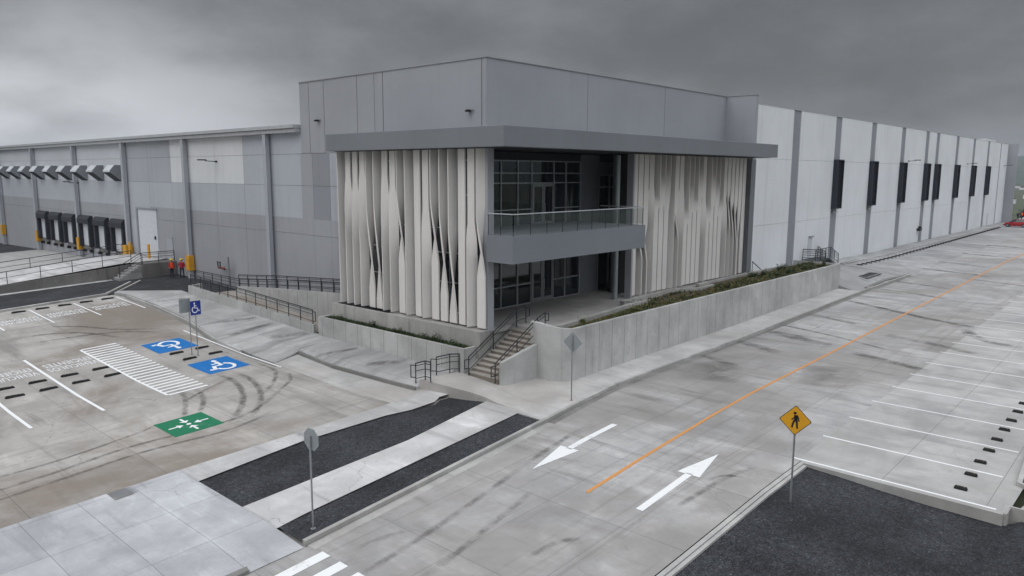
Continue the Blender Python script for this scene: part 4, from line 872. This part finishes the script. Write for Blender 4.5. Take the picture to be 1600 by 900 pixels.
# ------------------------------------------------------------------ entrance stairs
st = thing('entrance_stairs', (29.2, 27, -2.2), 'concrete entrance steps rising from the corner landing to the terrace', 'stairs')
ns = 12; x0, x1 = 27.35, 31.15; tr = (x1-x0)/(ns-1); zl = -2.15; rs = -zl/ns
for i in range(ns-1):
    a = x0+tr*i; z = zl+rs*(i+1)
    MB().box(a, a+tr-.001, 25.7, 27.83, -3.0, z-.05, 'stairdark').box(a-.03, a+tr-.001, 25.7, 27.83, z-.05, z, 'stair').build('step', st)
MB().prism([(27.52, 27.835), (28.24, 27.835), (28.24, 28.147), (27.52, 28.147)], -3, lambda x, y: zl+.25+(x-27.4)/(31.15-27.4)*(-zl-.25), 'plinth').prism([(28.245, 27.835), (31.2, 27.835), (31.2, 27.855), (28.245, 27.855)], -3, lambda x, y: zl+.22+(x-27.4)/(31.15-27.4)*(-zl-.25), 'plinth').build('stringer', st)
def railing(pts, label, hs=(.95, .78, .55, .25), cap=1.02, post=1.5, r=.027, name='handrail', group=None, loops=(), pr=.03, cat='handrail'):
    o = thing(name, pts[0], label, cat, group); P = [Vector(p) for p in pts]
    up = lambda v, h: (v.x, v.y, v.z+h)
    MB().path([up(p, cap) for p in P], r*1.25, 'rail', 7).build('top_rail', o)
    for h in hs: MB().path([up(p, h) for p in P], r*.8, 'rail', 6).build('bar', o)
    k = 0
    for i, (a, b) in enumerate(zip(P, P[1:])):
        n_ = max(1, round((b-a).length/post))
        for j in range(n_+(1 if i == len(P)-2 else 0)): c = a+(b-a)*j/n_; MB().tube((c.x, c.y, c.z-.05), up(c, cap), pr, 'rail', 6).build('post', o)
    for (i, d, lo) in loops:
        p = P[i]; d = Vector(d)*.3; MB().path([up(p, cap-.12), up(p+d, cap-.12), up(p+d, lo), up(p, lo)], r, 'rail', 6).build('end_loop', o)
    return o
zs = lambda x: zl+(x-27.35)/(31.15-27.35)*(-zl)
railing([(27.3, 27.76, zl), (31.1, 27.76, -.05), (31.9, 27.76, 0)], 'dark handrail on the left side of the entrance steps, below the fins', hs=(.80, .30), post=1.9, loops=[(0, (-1, 0, 0), .4), (2, (1, 0, 0), .4)], group='handrails of the entrance steps', cap=1.0)
railing([(27.25, 25.78, zl), (30.6, 25.78, -.25), (31.2, 25.75, 0)], 'dark handrail on the right side of the entrance steps, along the low wall', hs=(.80, .30), post=1.7, loops=[(0, (-1, 0, 0), .35), (2, (1, 0, 0), .5)], group='handrails of the entrance steps', cap=1.0)
railing([(27.25, 28.45, -2.1), (26.85, 28.75, -2.1), (26.25, 29.15, -2.22)], 'short bent dark handrail at the foot of the steps, against the planter wall', hs=(.88, .6, .2), post=1.9, loops=[(2, (-.5, .9, 0), .25)], group='short handrails on the landing')
railing([(24.95, 28.15, -2.08), (24.98, 28.6, -2.1), (24.85, 29.2, -2.3)], 'short bent dark handrail standing alone on the landing corner', hs=(.88, .6, .2), post=1.9, loops=[(2, (-.3, .95, 0), .25)], group='short handrails on the landing')
# ------------------------------------------------------------------ ramps on the left
r1 = thing('ramp_wall', (27.4, 50, -1.6), 'pale concrete ramp wall with rounded far end, left of the fins', 'ramp wall')
z1 = lambda y: lerp(y, [(42.3, -1.42), (49.8, -1.08), (56.6, -.80), (60.3, -.66)])
m = MB(); yy = [42.3, 46, 49.8, 53, 56.6, 58.5, 60.3]
for a, b in zip(yy, yy[1:]): m.prism([(27.28, a), (27.5, a), (27.5, b), (27.28, b)], -2.8, lambda x, y: z1(y), 'retain')
m.prism([(27.5, 60.08), (28.6, 60.6), (28.5, 60.8), (27.28, 60.3)], -2.6, -.66, 'retain'); m.build('wall', r1)
railing([(27.39, y, z1(y)) for y in (42.5, 49.8, 56.6, 60)], 'long dark railing on the pale ramp wall nearest the parking lot', hs=(.85, .66, .2), cap=.95, post=1.42, loops=[(0, (0, -1, 0), .2)], cat='railing', name='railing')
r2 = thing('ramp_wall', (29.6, 49, -1.2), 'concrete wall between the two ramps, rising towards the fins', 'ramp wall')
z2 = lambda y: lerp(y, [(41.6, .45), (50.6, -.12), (56.3, -.58)])
m = MB()
for a, b in zip((41.56, 46, 50.6, 53.5), (46, 50.6, 53.5, 56.5)): m.prism([(29.5, a), (29.7, a), (29.7, b), (29.5, b)], -2.6, lambda x, y: z2(y), 'retain')
m.build('wall', r2)
railing([(29.6, y, z2(y)) for y in (41.8, 50.6, 56.3)], 'dark railing on the wall between the two ramps', hs=(.85, .66, .25), cap=.95, post=1.45, cat='railing', name='railing')
zA = lambda x, y: lerp(y, [(41.6, -1.95), (58, -1.1), (60.4, zlot(29, 60.4)+.02)])
zB = lambda x, y: lerp(y, [(41.6, .0), (56, -.95), (60.5, zlot(31, 60.4)+.02)])
drape('ramp', [[(27.5, 41.75), (29.5, 41.75), (29.5, 56.5), (31.75, 57.5), (31.75, 60.4), (27.5, 60.4)]], lambda x, y: zA(x, y) if y < 60 else zlot(x, y)+.012, 'stair', 0, 1.5)
drape('ramp', [[(29.7, 41.6), (31.66, 41.6), (31.75, 57.5), (29.7, 56.6)]], zB, 'terrace', 0, 1.5, skirt=.5)
railing([(31.1, y, zB(31, y)) for y in (42.2, 50, 59)]+[(31.2, 67.3, zlot(31, 67)+.0)], 'dark railing against the warehouse wall behind the ramps', hs=(.8, .55, .2), cap=.95, post=1.6, cat='railing', name='railing')
# landing with steps beside the drive in door
ld = thing('dock_landing', (30, 73.5, -1.2), 'dark concrete landing with small steps beside the white drive in door', 'landing')
MB().box(28.6, 31.75, 72.3, 74.35, -1.9, .0, 'darkconc').build('platform', ld)
for i in range(6): MB().box(28.6-.34*(i+1), 28.6-.34*i, 72.6, 74.1, -2, -.0-.2*(i+1), 'side').build('step', ld)
MB().prism([(8, 74.35), (31.75, 74.35), (31.75, 74.6), (8, 74.6)], -3.2, lambda x, y: zramp(x, y)+.1, 'darkconc').build('ramp_wall', ld)
MB().prism([(8, 82.0), (31.75, 82.0), (31.75, 82.2), (8, 82.2)], -3.2, lambda x, y: zramp(x, y)+.1, 'darkconc').build('ramp_wall', ld)
railing([(28.6, 72.4, 0), (31.6, 72.4, 0)], 'short dark railing on the landing, above the two workers', hs=(.85, .6, .2), post=1.5, cat='railing', name='railing')
railing([(26.6, 72.65, -1.1), (28.6, 72.65, 0)], 'dark sloping railing beside the small landing steps', hs=(.8, .55, .2), post=2.2, cat='railing', name='railing')
railing([(8, 74.48, zramp(8, 0)+.1), (28.4, 74.48, .1)], 'long dark railing on the near side of the truck ramp', hs=(.5,), cap=1.0, post=2.55, cat='railing', name='railing')
railing([(8, 82.1, zramp(8, 0)+.1), (30.5, 82.1, .1)], 'long dark railing on the far side of the truck ramp', hs=(.5,), cap=1.0, post=2.9, cat='railing', name='railing')
def bollard(x, y, z, h, label, r=.13):
    tag(MB().tube((x, y, z), (x, y, z+h), r, 'yellow', 12).ball((x, y, z+h), r, r, .06, 'yellow', 12, 4).build('bollard', smooth=False), label, 'bollard', 'yellow guards by the drive in door')
bollard(31.0, 76.7, 0, 1.35, 'yellow bollard on the right of the white drive in door'); bollard(31.0, 81.4, -.05, 1.3, 'yellow bollard on the left of the white drive in door')
tag(MB().box(31.0, 31.5, 82.4, 83.6, -1.2, .85, 'yellow').build('guard_post'), 'wide yellow guard block beside the last dock', 'guard', 'yellow guards by the drive in door')
# stairs platform at the white wall
pf = thing('exit_platform', (82, 30, -.6), 'dark steel exit platform with steps at the long white wall', 'steel stairs')
MB().box(79.8, 84.2, 29.1, 30.6, -.72, -.55, 'rail').build('deck', pf)
for i in range(5): MB().box(84.2+.5*i, 84.7+.5*i, 29.2, 30.5, -.82-.17*i, -.74-.17*i, 'rail').build('step', pf)
m = MB(); [m.tube((x, y, -1.5), (x, y, -.7), .05, 'rail') for x in (80, 84) for y in (29.2, 30.5)]; m.build('leg', pf)
railing([(79.9, 30.5, -.55), (79.9, 29.15, -.55), (84.2, 29.15, -.55), (86.8, 29.15, -1.45)], 'dark railing around the exit platform at the white wall, front side', post=1.5, r=.035, pr=.04, cap=1.15, cat='railing', name='railing', group='railings of the exit platform')
railing([(84.2, 30.5, -.55), (86.8, 30.5, -1.45)], 'dark railing of the exit platform steps, wall side', post=1.5, r=.035, pr=.04, cap=1.15, cat='railing', name='railing', group='railings of the exit platform')
railing([(65.6, 29.6, -.45), (67.9, 29.6, -1.55)], 'small dark handrail just right of the fins, behind the planting', hs=(), post=2.6, r=.035, cap=1.0)
# fire hose valve
fv = thing('fire_valve', (31.2, 62.4, 0), 'red fire hose connection with an upright pipe at the grey warehouse wall', 'fire valve')
MB().tube((31.4, 63.2, .2), (31.4, 62.0, .2), .09, 'valvered', 10).ball((31.3, 62.0, .2), .12, .12, .12, 'valvered').build('valve_body', fv)
MB().tube((31.35, 61.3, -1.3), (31.35, 61.3, 1.3), .09, 'steel', 8).tube((31.35, 61.3, .25), (31.4, 62, .25), .08, 'steel').build('pipe', fv)
for y in (62.7, 63.1): MB().tube((31.3, y, .3), (31.3, y, .75), .05, 'black').tube((31.3, y-.12, .72), (31.3, y+.12, .72), .04, 'black').build('valve_wheel', fv)

# ------------------------------------------------------------------ signs
def rrect(w_, h_, r, n_=4):
    o = []
    for cx, cy, a in ((w_-r, h_-r, 0), (-w_+r, h_-r, 90), (-w_+r, -h_+r, 180), (w_-r, -h_+r, 270)): o += arc(cx, cy, r, a, a+90, n_)
    return o
def plate(m, loc, poly, u, f, th, mt, mb=None, off=0):     # polygon in a vertical plane: u = horizontal dir, f = facing dir
    P = lambda p, d: (loc[0]+u[0]*p[0]+f[0]*d, loc[1]+u[1]*p[0]+f[1]*d, loc[2]+p[1]); n_ = len(poly)
    m.face([P(p, off+th) for p in poly], mt); m.face([P(p, off) for p in reversed(poly)], mb or mt)
    if th > .003:
        for i in range(n_): j = (i+1) % n_; m.face([P(poly[i], off), P(poly[j], off), P(poly[j], off+th), P(poly[i], off+th)], mb or mt)
def signpost(x, y, z, h, label, cat, name, group=None, r=.032):
    o = thing(name, (x, y, z), label, cat, group); MB().tube((x, y, z-.1), (x, y, z+h), r, 'steel', 8).tube((x, y, z-.02), (x, y, z+.02), .09, 'steel', 8).build('post', o); return o
# wheelchair signs
z = zlot(20.37, 44.2); s1 = signpost(20.37, 44.25, z, 3.4, 'blue square wheelchair sign facing the camera, on a thin post between the blue squares', 'parking sign', 'parking_sign', 'parking signs back to back')
c = (20.37, 44.21, z+2.98); u, f = (1, 0), (0, -1); m = MB(); plate(m, c, rrect(.32, .43, .04), u, f, .004, 'signblue', 'signback'); pl_ = m.build('sign_plate', s1)
m = MB(); T = lambda a, b: ((a-.5)*.62, (b-.5)*.72+.02)
for q in isa(T, .6): plate(m, c, q, u, f, .0015, 'signwhite', off=.005)
m.build('wheelchair_symbol', pl_)
z = zlot(20.28, 44.7); s2 = signpost(20.22, 44.75, z, 3.45, 'grey back of the second parking sign, facing away beside the blue one', 'parking sign', 'parking_sign', 'parking signs back to back')
m = MB(); plate(m, (19.98, 44.79, z+3.07), rrect(.34, .43, .04), (-1, 0), (0, 1), .004, 'signblue', 'signback'); m.build('sign_plate', s2)
# stop sign seen from behind at an angle
z = zwalk(12.9, 20.5); s3 = signpost(12.93, 20.5, z-.05, 3.2, 'grey back of an eight sided stop sign on a post in the black gravel strip', 'stop sign', 'stop_sign')
oc = [(.39*math.cos(R(22.5+45*i)), .39*math.sin(R(22.5+45*i))) for i in range(8)]
a_ = R(-6); u = (math.sin(a_), math.cos(a_)); f = (math.cos(a_), -math.sin(a_)); m = MB(); plate(m, (12.98, 20.5, z+3.02), oc, u, f, .005, 'signred' if 'signred' in MT else 'valvered', 'signback'); m.build('sign_plate', s3)
# diamond sign from behind
z = zpave(28.5, 21.75); s4 = signpost(28.5, 21.8, z, 3.3, 'grey back of a diamond road sign on the pavement at the planter wall corner', 'road sign', 'road_sign', 'diamond road signs')
def diamond(c, u, f, s_, par, front):
    r_ = .05; base = rrect(s_/2, s_/2, r_); rot = [(p[0]*.7071-p[1]*.7071, p[0]*.7071+p[1]*.7071) for p in base]
    m = MB(); plate(m, c, rot, u, f, .005, 'black' if front else 'signback', 'signback'); o = m.build('sign_plate', par)
    if front: k = .945; m = MB(); plate(m, c, [(p[0]*k, p[1]*k) for p in rot], u, f, .0015, 'signyellow', off=.006); m.build('sign_face', o)
    return o
a_ = R(10); diamond((28.54, 21.8, z+2.93), (-math.sin(a_), math.cos(a_)), (math.cos(a_), math.sin(a_)), .74, s4, False)
# pedestrian sign facing the camera
z = zroad(25.1)-.18; s5 = signpost(25.1, 9.48, z, 3.2, 'yellow diamond pedestrian sign facing the camera from the black gravel', 'pedestrian sign', 'pedestrian_sign', 'diamond road signs', .036)
fa = R(196); f = (math.cos(fa), math.sin(fa)); u = (-f[1]*-1*-1, f[0]) ; u = (-f[1], f[0]); c = (25.1+f[0]*.05, 9.48+f[1]*.05, z+3.04)
pl_ = diamond(c, u, f, .76, s5, True)
m = MB()
def stroke(pts, w0, w1=None):
    w1 = w1 or w0
    for i, (a, b) in enumerate(zip(pts, pts[1:])):
        t0 = i/(len(pts)-1); t1 = (i+1)/(len(pts)-1); dx, dy = b[0]-a[0], b[1]-a[1]; l = math.hypot(dx, dy); nx, ny = -dy/l, dx/l; wa = (w0+(w1-w0)*t0)/2; wb = (w0+(w1-w0)*t1)/2
        plate(m, c, [(a[0]-nx*wa, a[1]-ny*wa), (b[0]-nx*wb, b[1]-ny*wb), (b[0]+nx*wb, b[1]+ny*wb), (a[0]+nx*wa, a[1]+ny*wa)], u, f, .0015, 'black', off=.009)
plate(m, c, arc(-.02, .255, .052, 0, 360, 14)[:-1], u, f, .0015, 'black', off=.009)
stroke([(.015, .19), (.02, .02)], .13, .10); stroke([(.0, .17), (-.055, .07), (-.125, .02)], .045); stroke([(.05, .18), (.10, .08), (.115, -.03)], .045)
stroke([(.0, .04), (-.07, -.10), (-.10, -.27)], .075, .055); stroke([(.035, .04), (.055, -.12), (.08, -.29)], .075, .055)
m.build('walking_figure', pl_)

# ------------------------------------------------------------------ workers
def worker(x, y, rz, top, label, vest=True, cap=True, grp='workers beside the landing', s=1.0, name='person'):
    z = zlot(x, y) if x < 60 else -1.7
    verts = [(0, 0, 1.0), (0, 0, 1.18), (0, .01, 1.40), (0, .015, 1.50), (0, .02, 1.62), (.10, 0, .92), (.11, .02, .50), (.12, 0, .08), (.12, .12, .03), (-.10, 0, .92), (-.11, -.02, .50), (-.13, -.03, .08), (-.13, .09, .03), (.19, 0, 1.42), (.26, .02, 1.14), (.20, .20, 1.02), (-.19, 0, 1.42), (-.27, -.02, 1.14), (-.24, .12, .92)]
    edges = [(0, 1), (1, 2), (2, 3), (3, 4), (0, 5), (5, 6), (6, 7), (7, 8), (0, 9), (9, 10), (10, 11), (11, 12), (2, 13), (13, 14), (14, 15), (2, 16), (16, 17), (17, 18)]
    rad = [.15, .145, .16, .06, .085, .095, .065, .045, .04, .095, .065, .045, .04, .065, .048, .035, .065, .048, .035]
    me = bpy.data.meshes.new('person'); me.from_pydata(verts, edges, []); o = bpy.data.objects.new('tmp', me); COL.objects.link(o)
    o.modifiers.new('s', 'SKIN'); sv = me.skin_vertices[0].data
    for i, r_ in enumerate(rad): sv[i].radius = (r_, r_*.8); sv[i].use_root = (i == 0)
    sub = o.modifiers.new('u', 'SUBSURF'); sub.levels = 1; sub.render_levels = 1
    bpy.context.view_layer.update(); dg = bpy.context.evaluated_depsgraph_get(); m2 = bpy.data.meshes.new_from_object(o.evaluated_get(dg)); bpy.data.objects.remove(o)
    m2.materials.clear()
    for q in ('jeans', top, 'skin', 'black'): m2.materials.append(MT[q])
    for p in m2.polygons:
        c = p.center; p.use_smooth = True
        p.material_index = 2 if (c.z > 1.47 or (abs(c.x) > .19 and c.z < 1.02)) else (1 if c.z > .93 else (3 if c.z < .10 else 0))
    b = bpy.data.objects.new(name, m2); COL.objects.link(b); b.location = (x, y, z); b.rotation_euler = (0, 0, rz); b.scale = (s*1.22, s*1.15, s); tag(b, label, 'person', grp)
    m = MB().ball((0, .0, 1.655), .085, .10, .09, 'hair'); h = m.build('hair'); h.parent = b
    if cap: m = MB().ball((0, .015, 1.72), .13, .155, .10, 'helmet').ball((0, .10, 1.70), .11, .12, .02, 'helmet'); h = m.build('helmet'); h.parent = b
    if vest:
        i = MB(); K = 14
        for z0, z1, r0, r1 in ((.93, 1.2, .185, .185), (1.2, 1.45, .185, .17)):
            for k in range(K):
                a, c2 = 2*math.pi*k/K, 2*math.pi*(k+1)/K; i.face([(r0*math.cos(a)*1.1, r0*.86*math.sin(a), z0), (r0*math.cos(c2)*1.1, r0*.86*math.sin(c2), z0), (r1*math.cos(c2)*1.1, r1*.86*math.sin(c2), z1), (r1*math.cos(a)*1.1, r1*.86*math.sin(a), z1)], 'vest')
        h = i.build('safety_vest', smooth=True); h.parent = b
    return b
worker(30.35, 70.3, R(200), 'vest2', 'person in a bright orange vest and yellow helmet standing below the landing')
worker(31.05, 69.7, R(120), 'vest2', 'person in a dark red jacket and yellow helmet, right of the orange vest', vest=False)
worker(208, 29.5, R(160), 'vest', 'tiny distant person in orange past the far end of the warehouse', vest=False, cap=False, grp='distant people past the warehouse')
worker(211, 29.0, R(60), 'jeans', 'tiny distant person in dark clothes past the far end of the warehouse', vest=False, cap=False, grp='distant people past the warehouse')
worker(206, 30.0, R(60), 'jeans', 'tiny distant person in dark clothes close to the far warehouse corner', vest=False, cap=False, grp='distant people past the warehouse')

# ------------------------------------------------------------------ red car
def car(x, y, z, rz, body, label):
    o = thing('parked_car', (x, y, z), label, 'car'); o.rotation_euler = (0, 0, 0)
    Rm = Matrix.Rotation(rz, 4, 'Z'); objs = []
    secs = [(-2.1, .62, .45, .70), (-2.05, .78, .32, .92), (-1.75, .86, .25, 1.02), (-.9, .88, .22, 1.04), (0, .89, .22, 1.0), (.9, .88, .22, .97), (1.6, .84, .25, .84), (2.0, .74, .30, .70), (2.1, .6, .42, .6)]
    def loft(secs, mt, name, par, ring):
        m = MB(); k = m.mid(mt); n_ = None; st_ = []
        for s_ in secs: pr = ring(*s_); st_.append(len(m.v)); n_ = len(pr); m.v += pr
        for a, b in zip(st_, st_[1:]):
            for i in range(n_): j = (i+1) % n_; m.f.append((a+i, a+j, b+j, b+i)); m.mi.append(k)
        m.f.append(tuple(st_[0]+i for i in reversed(range(n_)))); m.f.append(tuple(st_[-1]+i for i in range(n_))); m.mi += [k, k]
        q = m.build(name, None, smooth=False); q.parent = par; q.rotation_euler = (0, 0, rz); return q
    bd = loft(secs, body, 'body', o, lambda X, w_, a, b: [(X, -w_*.9, a), (X, w_*.9, a), (X, w_, (a+b)/2), (X, w_*.93, b), (X, w_*.6, b+.03), (X, -w_*.6, b+.03), (X, -w_*.93, b), (X, -w_, (a+b)/2)])
    cs = [(-1.95, .70, .98, 1.0), (-1.5, .66, .98, 1.40), (-.8, .64, .98, 1.52), (0, .63, .98, 1.52), (.5, .64, .96, 1.40), (1.15, .72, .92, .97)]
    loft(cs, 'glass', 'windows', o, lambda X, w_, a, b: [(X, -.8, a), (X, .8, a), (X, w_, b), (X, -w_, b)])
    rs_ = [(-1.55, .60, 1.40, 1.43), (-.8, .60, 1.515, 1.55), (0, .59, 1.515, 1.55), (.45, .60, 1.41, 1.44)]
    loft(rs_, body, 'roof', o, lambda X, w_, a, b: [(X, -w_, a), (X, w_, a), (X, w_, b), (X, -w_, b)])
    for X in (-1.3, 1.3):
        for Y in (-.82, .82):
            m = MB().tube((X, Y-.1, .32), (X, Y+.1, .32), .33, 'rubber', 16); q = m.build('wheel'); q.parent = o; q.rotation_euler = (0, 0, rz)
            h = MB().tube((X, Y-.11, .32), (X, Y+.11, .32), .19, 'steel', 12).build('rim'); h.parent = q
    for Y in (-.6, .6):
        q = MB().box(1.88, 2.03, Y-.15, Y+.15, .58, .72, 'signwhite').build('headlight'); q.parent = o; q.rotation_euler = (0, 0, rz); q = MB().box(-2.1, -1.98, Y-.14, Y+.14, .75, .95, 'valvered').build('tail_light'); q.parent = o; q.rotation_euler = (0, 0, rz)
    for Y in (-.93, .93): q = MB().box(.55, .75, Y-.1, Y+.1, .98, 1.1, body).build('wing_mirror'); q.parent = o; q.rotation_euler = (0, 0, rz)
    return o
car(176.8, 25.9, zapron(176, 25.9), R(90), 'red', 'red hatchback parked at the far end of the long white wall')

# ------------------------------------------------------------------ planting
def blades(name, region, n_, mats, h0, h1, zf, parent, seed, spread=.16, leaf=.0):
    rnd = random.Random(seed); m = MB()
    for _ in range(n_):
        x, y = region(rnd); z = zf(x, y); cl = rnd.choice(mats)
        for b in range(rnd.randint(4, 8)):
            a = rnd.uniform(0, 6.28); h = rnd.uniform(h0, h1); l = spread*rnd.uniform(.3, 1.2); dx, dy = math.cos(a), math.sin(a); w_ = rnd.uniform(.015, .04)+leaf
            bx, by = x+rnd.uniform(-.08, .08), y+rnd.uniform(-.08, .08)
            p0 = (bx-dy*w_, by+dx*w_, z); p1 = (bx+dy*w_, by-dx*w_, z); p2 = (bx+dx*l*.5+dy*w_*.8, by+dy*l*.5-dx*w_*.8, z+h*.7); p3 = (bx+dx*l, by+dy*l, z+h)
            m.face([p0, p1, p2, p3], cl)
    o = m.build(name); return o
cl = lambda rnd: None
def reg(x0, x1, y0, y1, p=1.0):
    def f(r_):
        return (x0+(x1-x0)*(r_.random()**p), r_.uniform(y0, y1))
    return f
def reg_strip(r_):
    x = 31.8+(71.2-31.8)*(r_.random()); hi = lerp(x, [(32, 24.85), (39.8, 25.75), (41.2, 26.9), (47, 27.2), (50, 26.6), (71, 27.1)])
    y = 24.18+(hi-.25-24.18)*(r_.random()**.9)
    if 42 < x < 50 and y > 25.3 and r_.random() < .7: y = 24.2+r_.random()*1.0
    return x, y
o = blades('ground_cover', reg_strip, 3000, ['leaf', 'leafdry', 'leafdry', 'leafdry', 'leafdark', 'leaf'], .05, .20, lambda x, y: .09, None, 3); tag(o, kind='stuff')
o = blades('ground_cover', reg(27.52, 28.22, 28.4, 41.4), 1500, ['leafdark', 'leafdark', 'leaf'], .08, .36, lambda x, y: -1.09, None, 4); tag(o, kind='stuff')
def shrub(x, y, z, h, w_, mats, seed, label, group):
    rnd = random.Random(seed); t_ = thing('shrub', (x, y, z), label, 'shrub', group); m = MB(); s_ = MB()
    for k in range(9):
        a = rnd.uniform(0, 6.28); l = rnd.uniform(.5, 1); p = Vector((x, y, z)); e = Vector((x+math.cos(a)*w_*l*.8, y+math.sin(a)*w_*l*.8, z+h*rnd.uniform(.5, 1))); s_.tube(p, e, .012, 'bark', 4)
        for q in range(26):
            c = p.lerp(e, rnd.uniform(.25, 1.05))+Vector((rnd.gauss(0, .09), rnd.gauss(0, .09), rnd.gauss(0, .06))); d = Vector((rnd.gauss(0, 1), rnd.gauss(0, 1), rnd.gauss(0, .6))).normalized(); u_ = d.cross(Vector((0, 0, 1))).normalized()*rnd.uniform(.02, .035); L_ = d*rnd.uniform(.05, .10)
            m.face([c-L_, c+u_, c+L_, c-u_], rnd.choice(mats))
    s_.build('stem', t_); m.build('foliage', t_)
rnd = random.Random(5); wher = 'from the fins end, in the strip towards the exit platform'
for i in range(16):
    x = 58+i*.85+rnd.uniform(-.3, .3); shrub(x, rnd.uniform(24.6, 26.8), .05, rnd.uniform(.35, .7), rnd.uniform(.3, .5), ['leaf', 'leafdark', 'leaf'], i, ordn(i+1)+' green shrub '+wher, 'shrubs near the exit platform')
for i, x in enumerate([33.6, 36.2, 38.7, 41.6, 45.0, 51.8, 55.2]):
    shrub(x, 24.9+rnd.uniform(-.2, .5), .05, rnd.uniform(.25, .45), rnd.uniform(.25, .4), ['leaf', 'leafdry', 'leaf'], 40+i, ordn(i+1)+' low yellowish shrub from the terrace corner, in the planting strip', 'low shrubs in the planting strip')
for i, y in enumerate([29.4, 31.0, 32.2, 34.3, 36.8, 40.2]):
    shrub(27.85, y, -1.1, [.55, .65, .5, .55, .7, .5][i], .3, ['leafdark', 'leaf'], 60+i, ordn(i+1)+' dark bushy plant from the steps, in the planter below the left fins', 'plants below the left fins')
# ------------------------------------------------------------------ far background
rnd = random.Random(9)
def tree(x, y, z, h, seed, label):
    r_ = random.Random(seed); t_ = thing('tree', (x, y, z), label, 'tree', 'distant trees beyond the site'); s_ = MB(); m = MB()
    s_.tube((x, y, z), (x, y, z+h*.55), h*.035, 'bark', 6, h*.02)
    for k in range(11):
        a = r_.uniform(0, 6.28); q = Vector((x+math.cos(a)*h*.3*r_.random(), y+math.sin(a)*h*.3*r_.random(), z+h*r_.uniform(.45, .9))); s_.tube((x, y, z+h*.45), q, h*.014, 'bark', 4)
        for j in range(70):
            c = q+Vector((r_.gauss(0, h*.10), r_.gauss(0, h*.10), r_.gauss(0, h*.075))); d = Vector((r_.gauss(0, 1), r_.gauss(0, 1), r_.gauss(0, 1))).normalized(); e = d.cross(Vector((.3, .1, 1))).normalized(); S = h*.035
            m.face([c-d*S, c+e*S, c+d*S, c-e*S], r_.choice(['leaf', 'leafdark', 'leafdark']))
    s_.build('trunk', t_); m.build('crown', t_)
for i in range(12):
    x = 240+i*22+rnd.uniform(-8, 8); y = x*math.tan(R(7.9))+rnd.uniform(-7, 9); tree(x, y, zterr(x, y), rnd.uniform(4, 6.5), i, ordn(i+1)+' nearest distant green tree, in the gap right of the warehouse end')
# ridge of blue hills
V = []; F = []; na = 60
for ring, (dist, hh) in enumerate([(900, 0), (1500, 4), (2600, 46), (3600, 92), (4300, 0)]):
    for i in range(na+1):
        a = R(-60+150*i/na); h = hh*(.72+.28*math.sin(i*.63+ring)+.15*math.sin(i*1.7)); V.append((dist*math.cos(a), dist*math.sin(a), -14+h))
for r_ in range(4):
    for i in range(na): a = r_*(na+1)+i; F.append((a, a+1, a+na+2, a+na+1))
me = bpy.data.meshes.new('hills'); me.from_pydata(V, [], F); me.materials.append(MT['hill']); me.polygons.foreach_set('use_smooth', [True]*len(F)); o = bpy.data.objects.new('hills', me); COL.objects.link(o); o['kind'] = 'structure'
for i in range(14):
    d = 620+i*70; a = R(6.6+rnd.uniform(-.8, 2.6)); x, y = d*math.cos(a), d*math.sin(a); z = zterr(x, y); h_ = thing('distant_house', (x, y, z), ordn(i+1)+' nearest tiny pale house among the green land beyond the warehouse', 'house', 'distant houses')
    w_, l_, k = rnd.uniform(5, 9), rnd.uniform(5, 9), rnd.uniform(2.5, 4); MB().box(x-w_/2, x+w_/2, y-l_/2, y+l_/2, z-1, z+k, 'g_white').build('wall', h_); MB().extr([(y-l_/2-.4, z+k), (y+l_/2+.4, z+k), (y, z+k+1.6)], 'x', x-w_/2-.4, x+w_/2+.4, 'bark').build('roof', h_)

# ------------------------------------------------------------------ air
hm = bpy.data.materials.new('haze_air'); hm.use_nodes = True; ht = hm.node_tree; ht.nodes.clear(); ho = ht.nodes.new('ShaderNodeOutputMaterial'); hv = ht.nodes.new('ShaderNodeVolumePrincipled')
hv.inputs['Color'].default_value = (.80, .88, 1, 1); hv.inputs['Density'].default_value = .00011; ht.links.new(hv.outputs[0], ho.inputs['Volume'])
MT['haze'] = hm
o = MB().box(-4600, 5400, -4600, 4600, -40, 120, 'haze').build('haze'); o['kind'] = 'stuff'
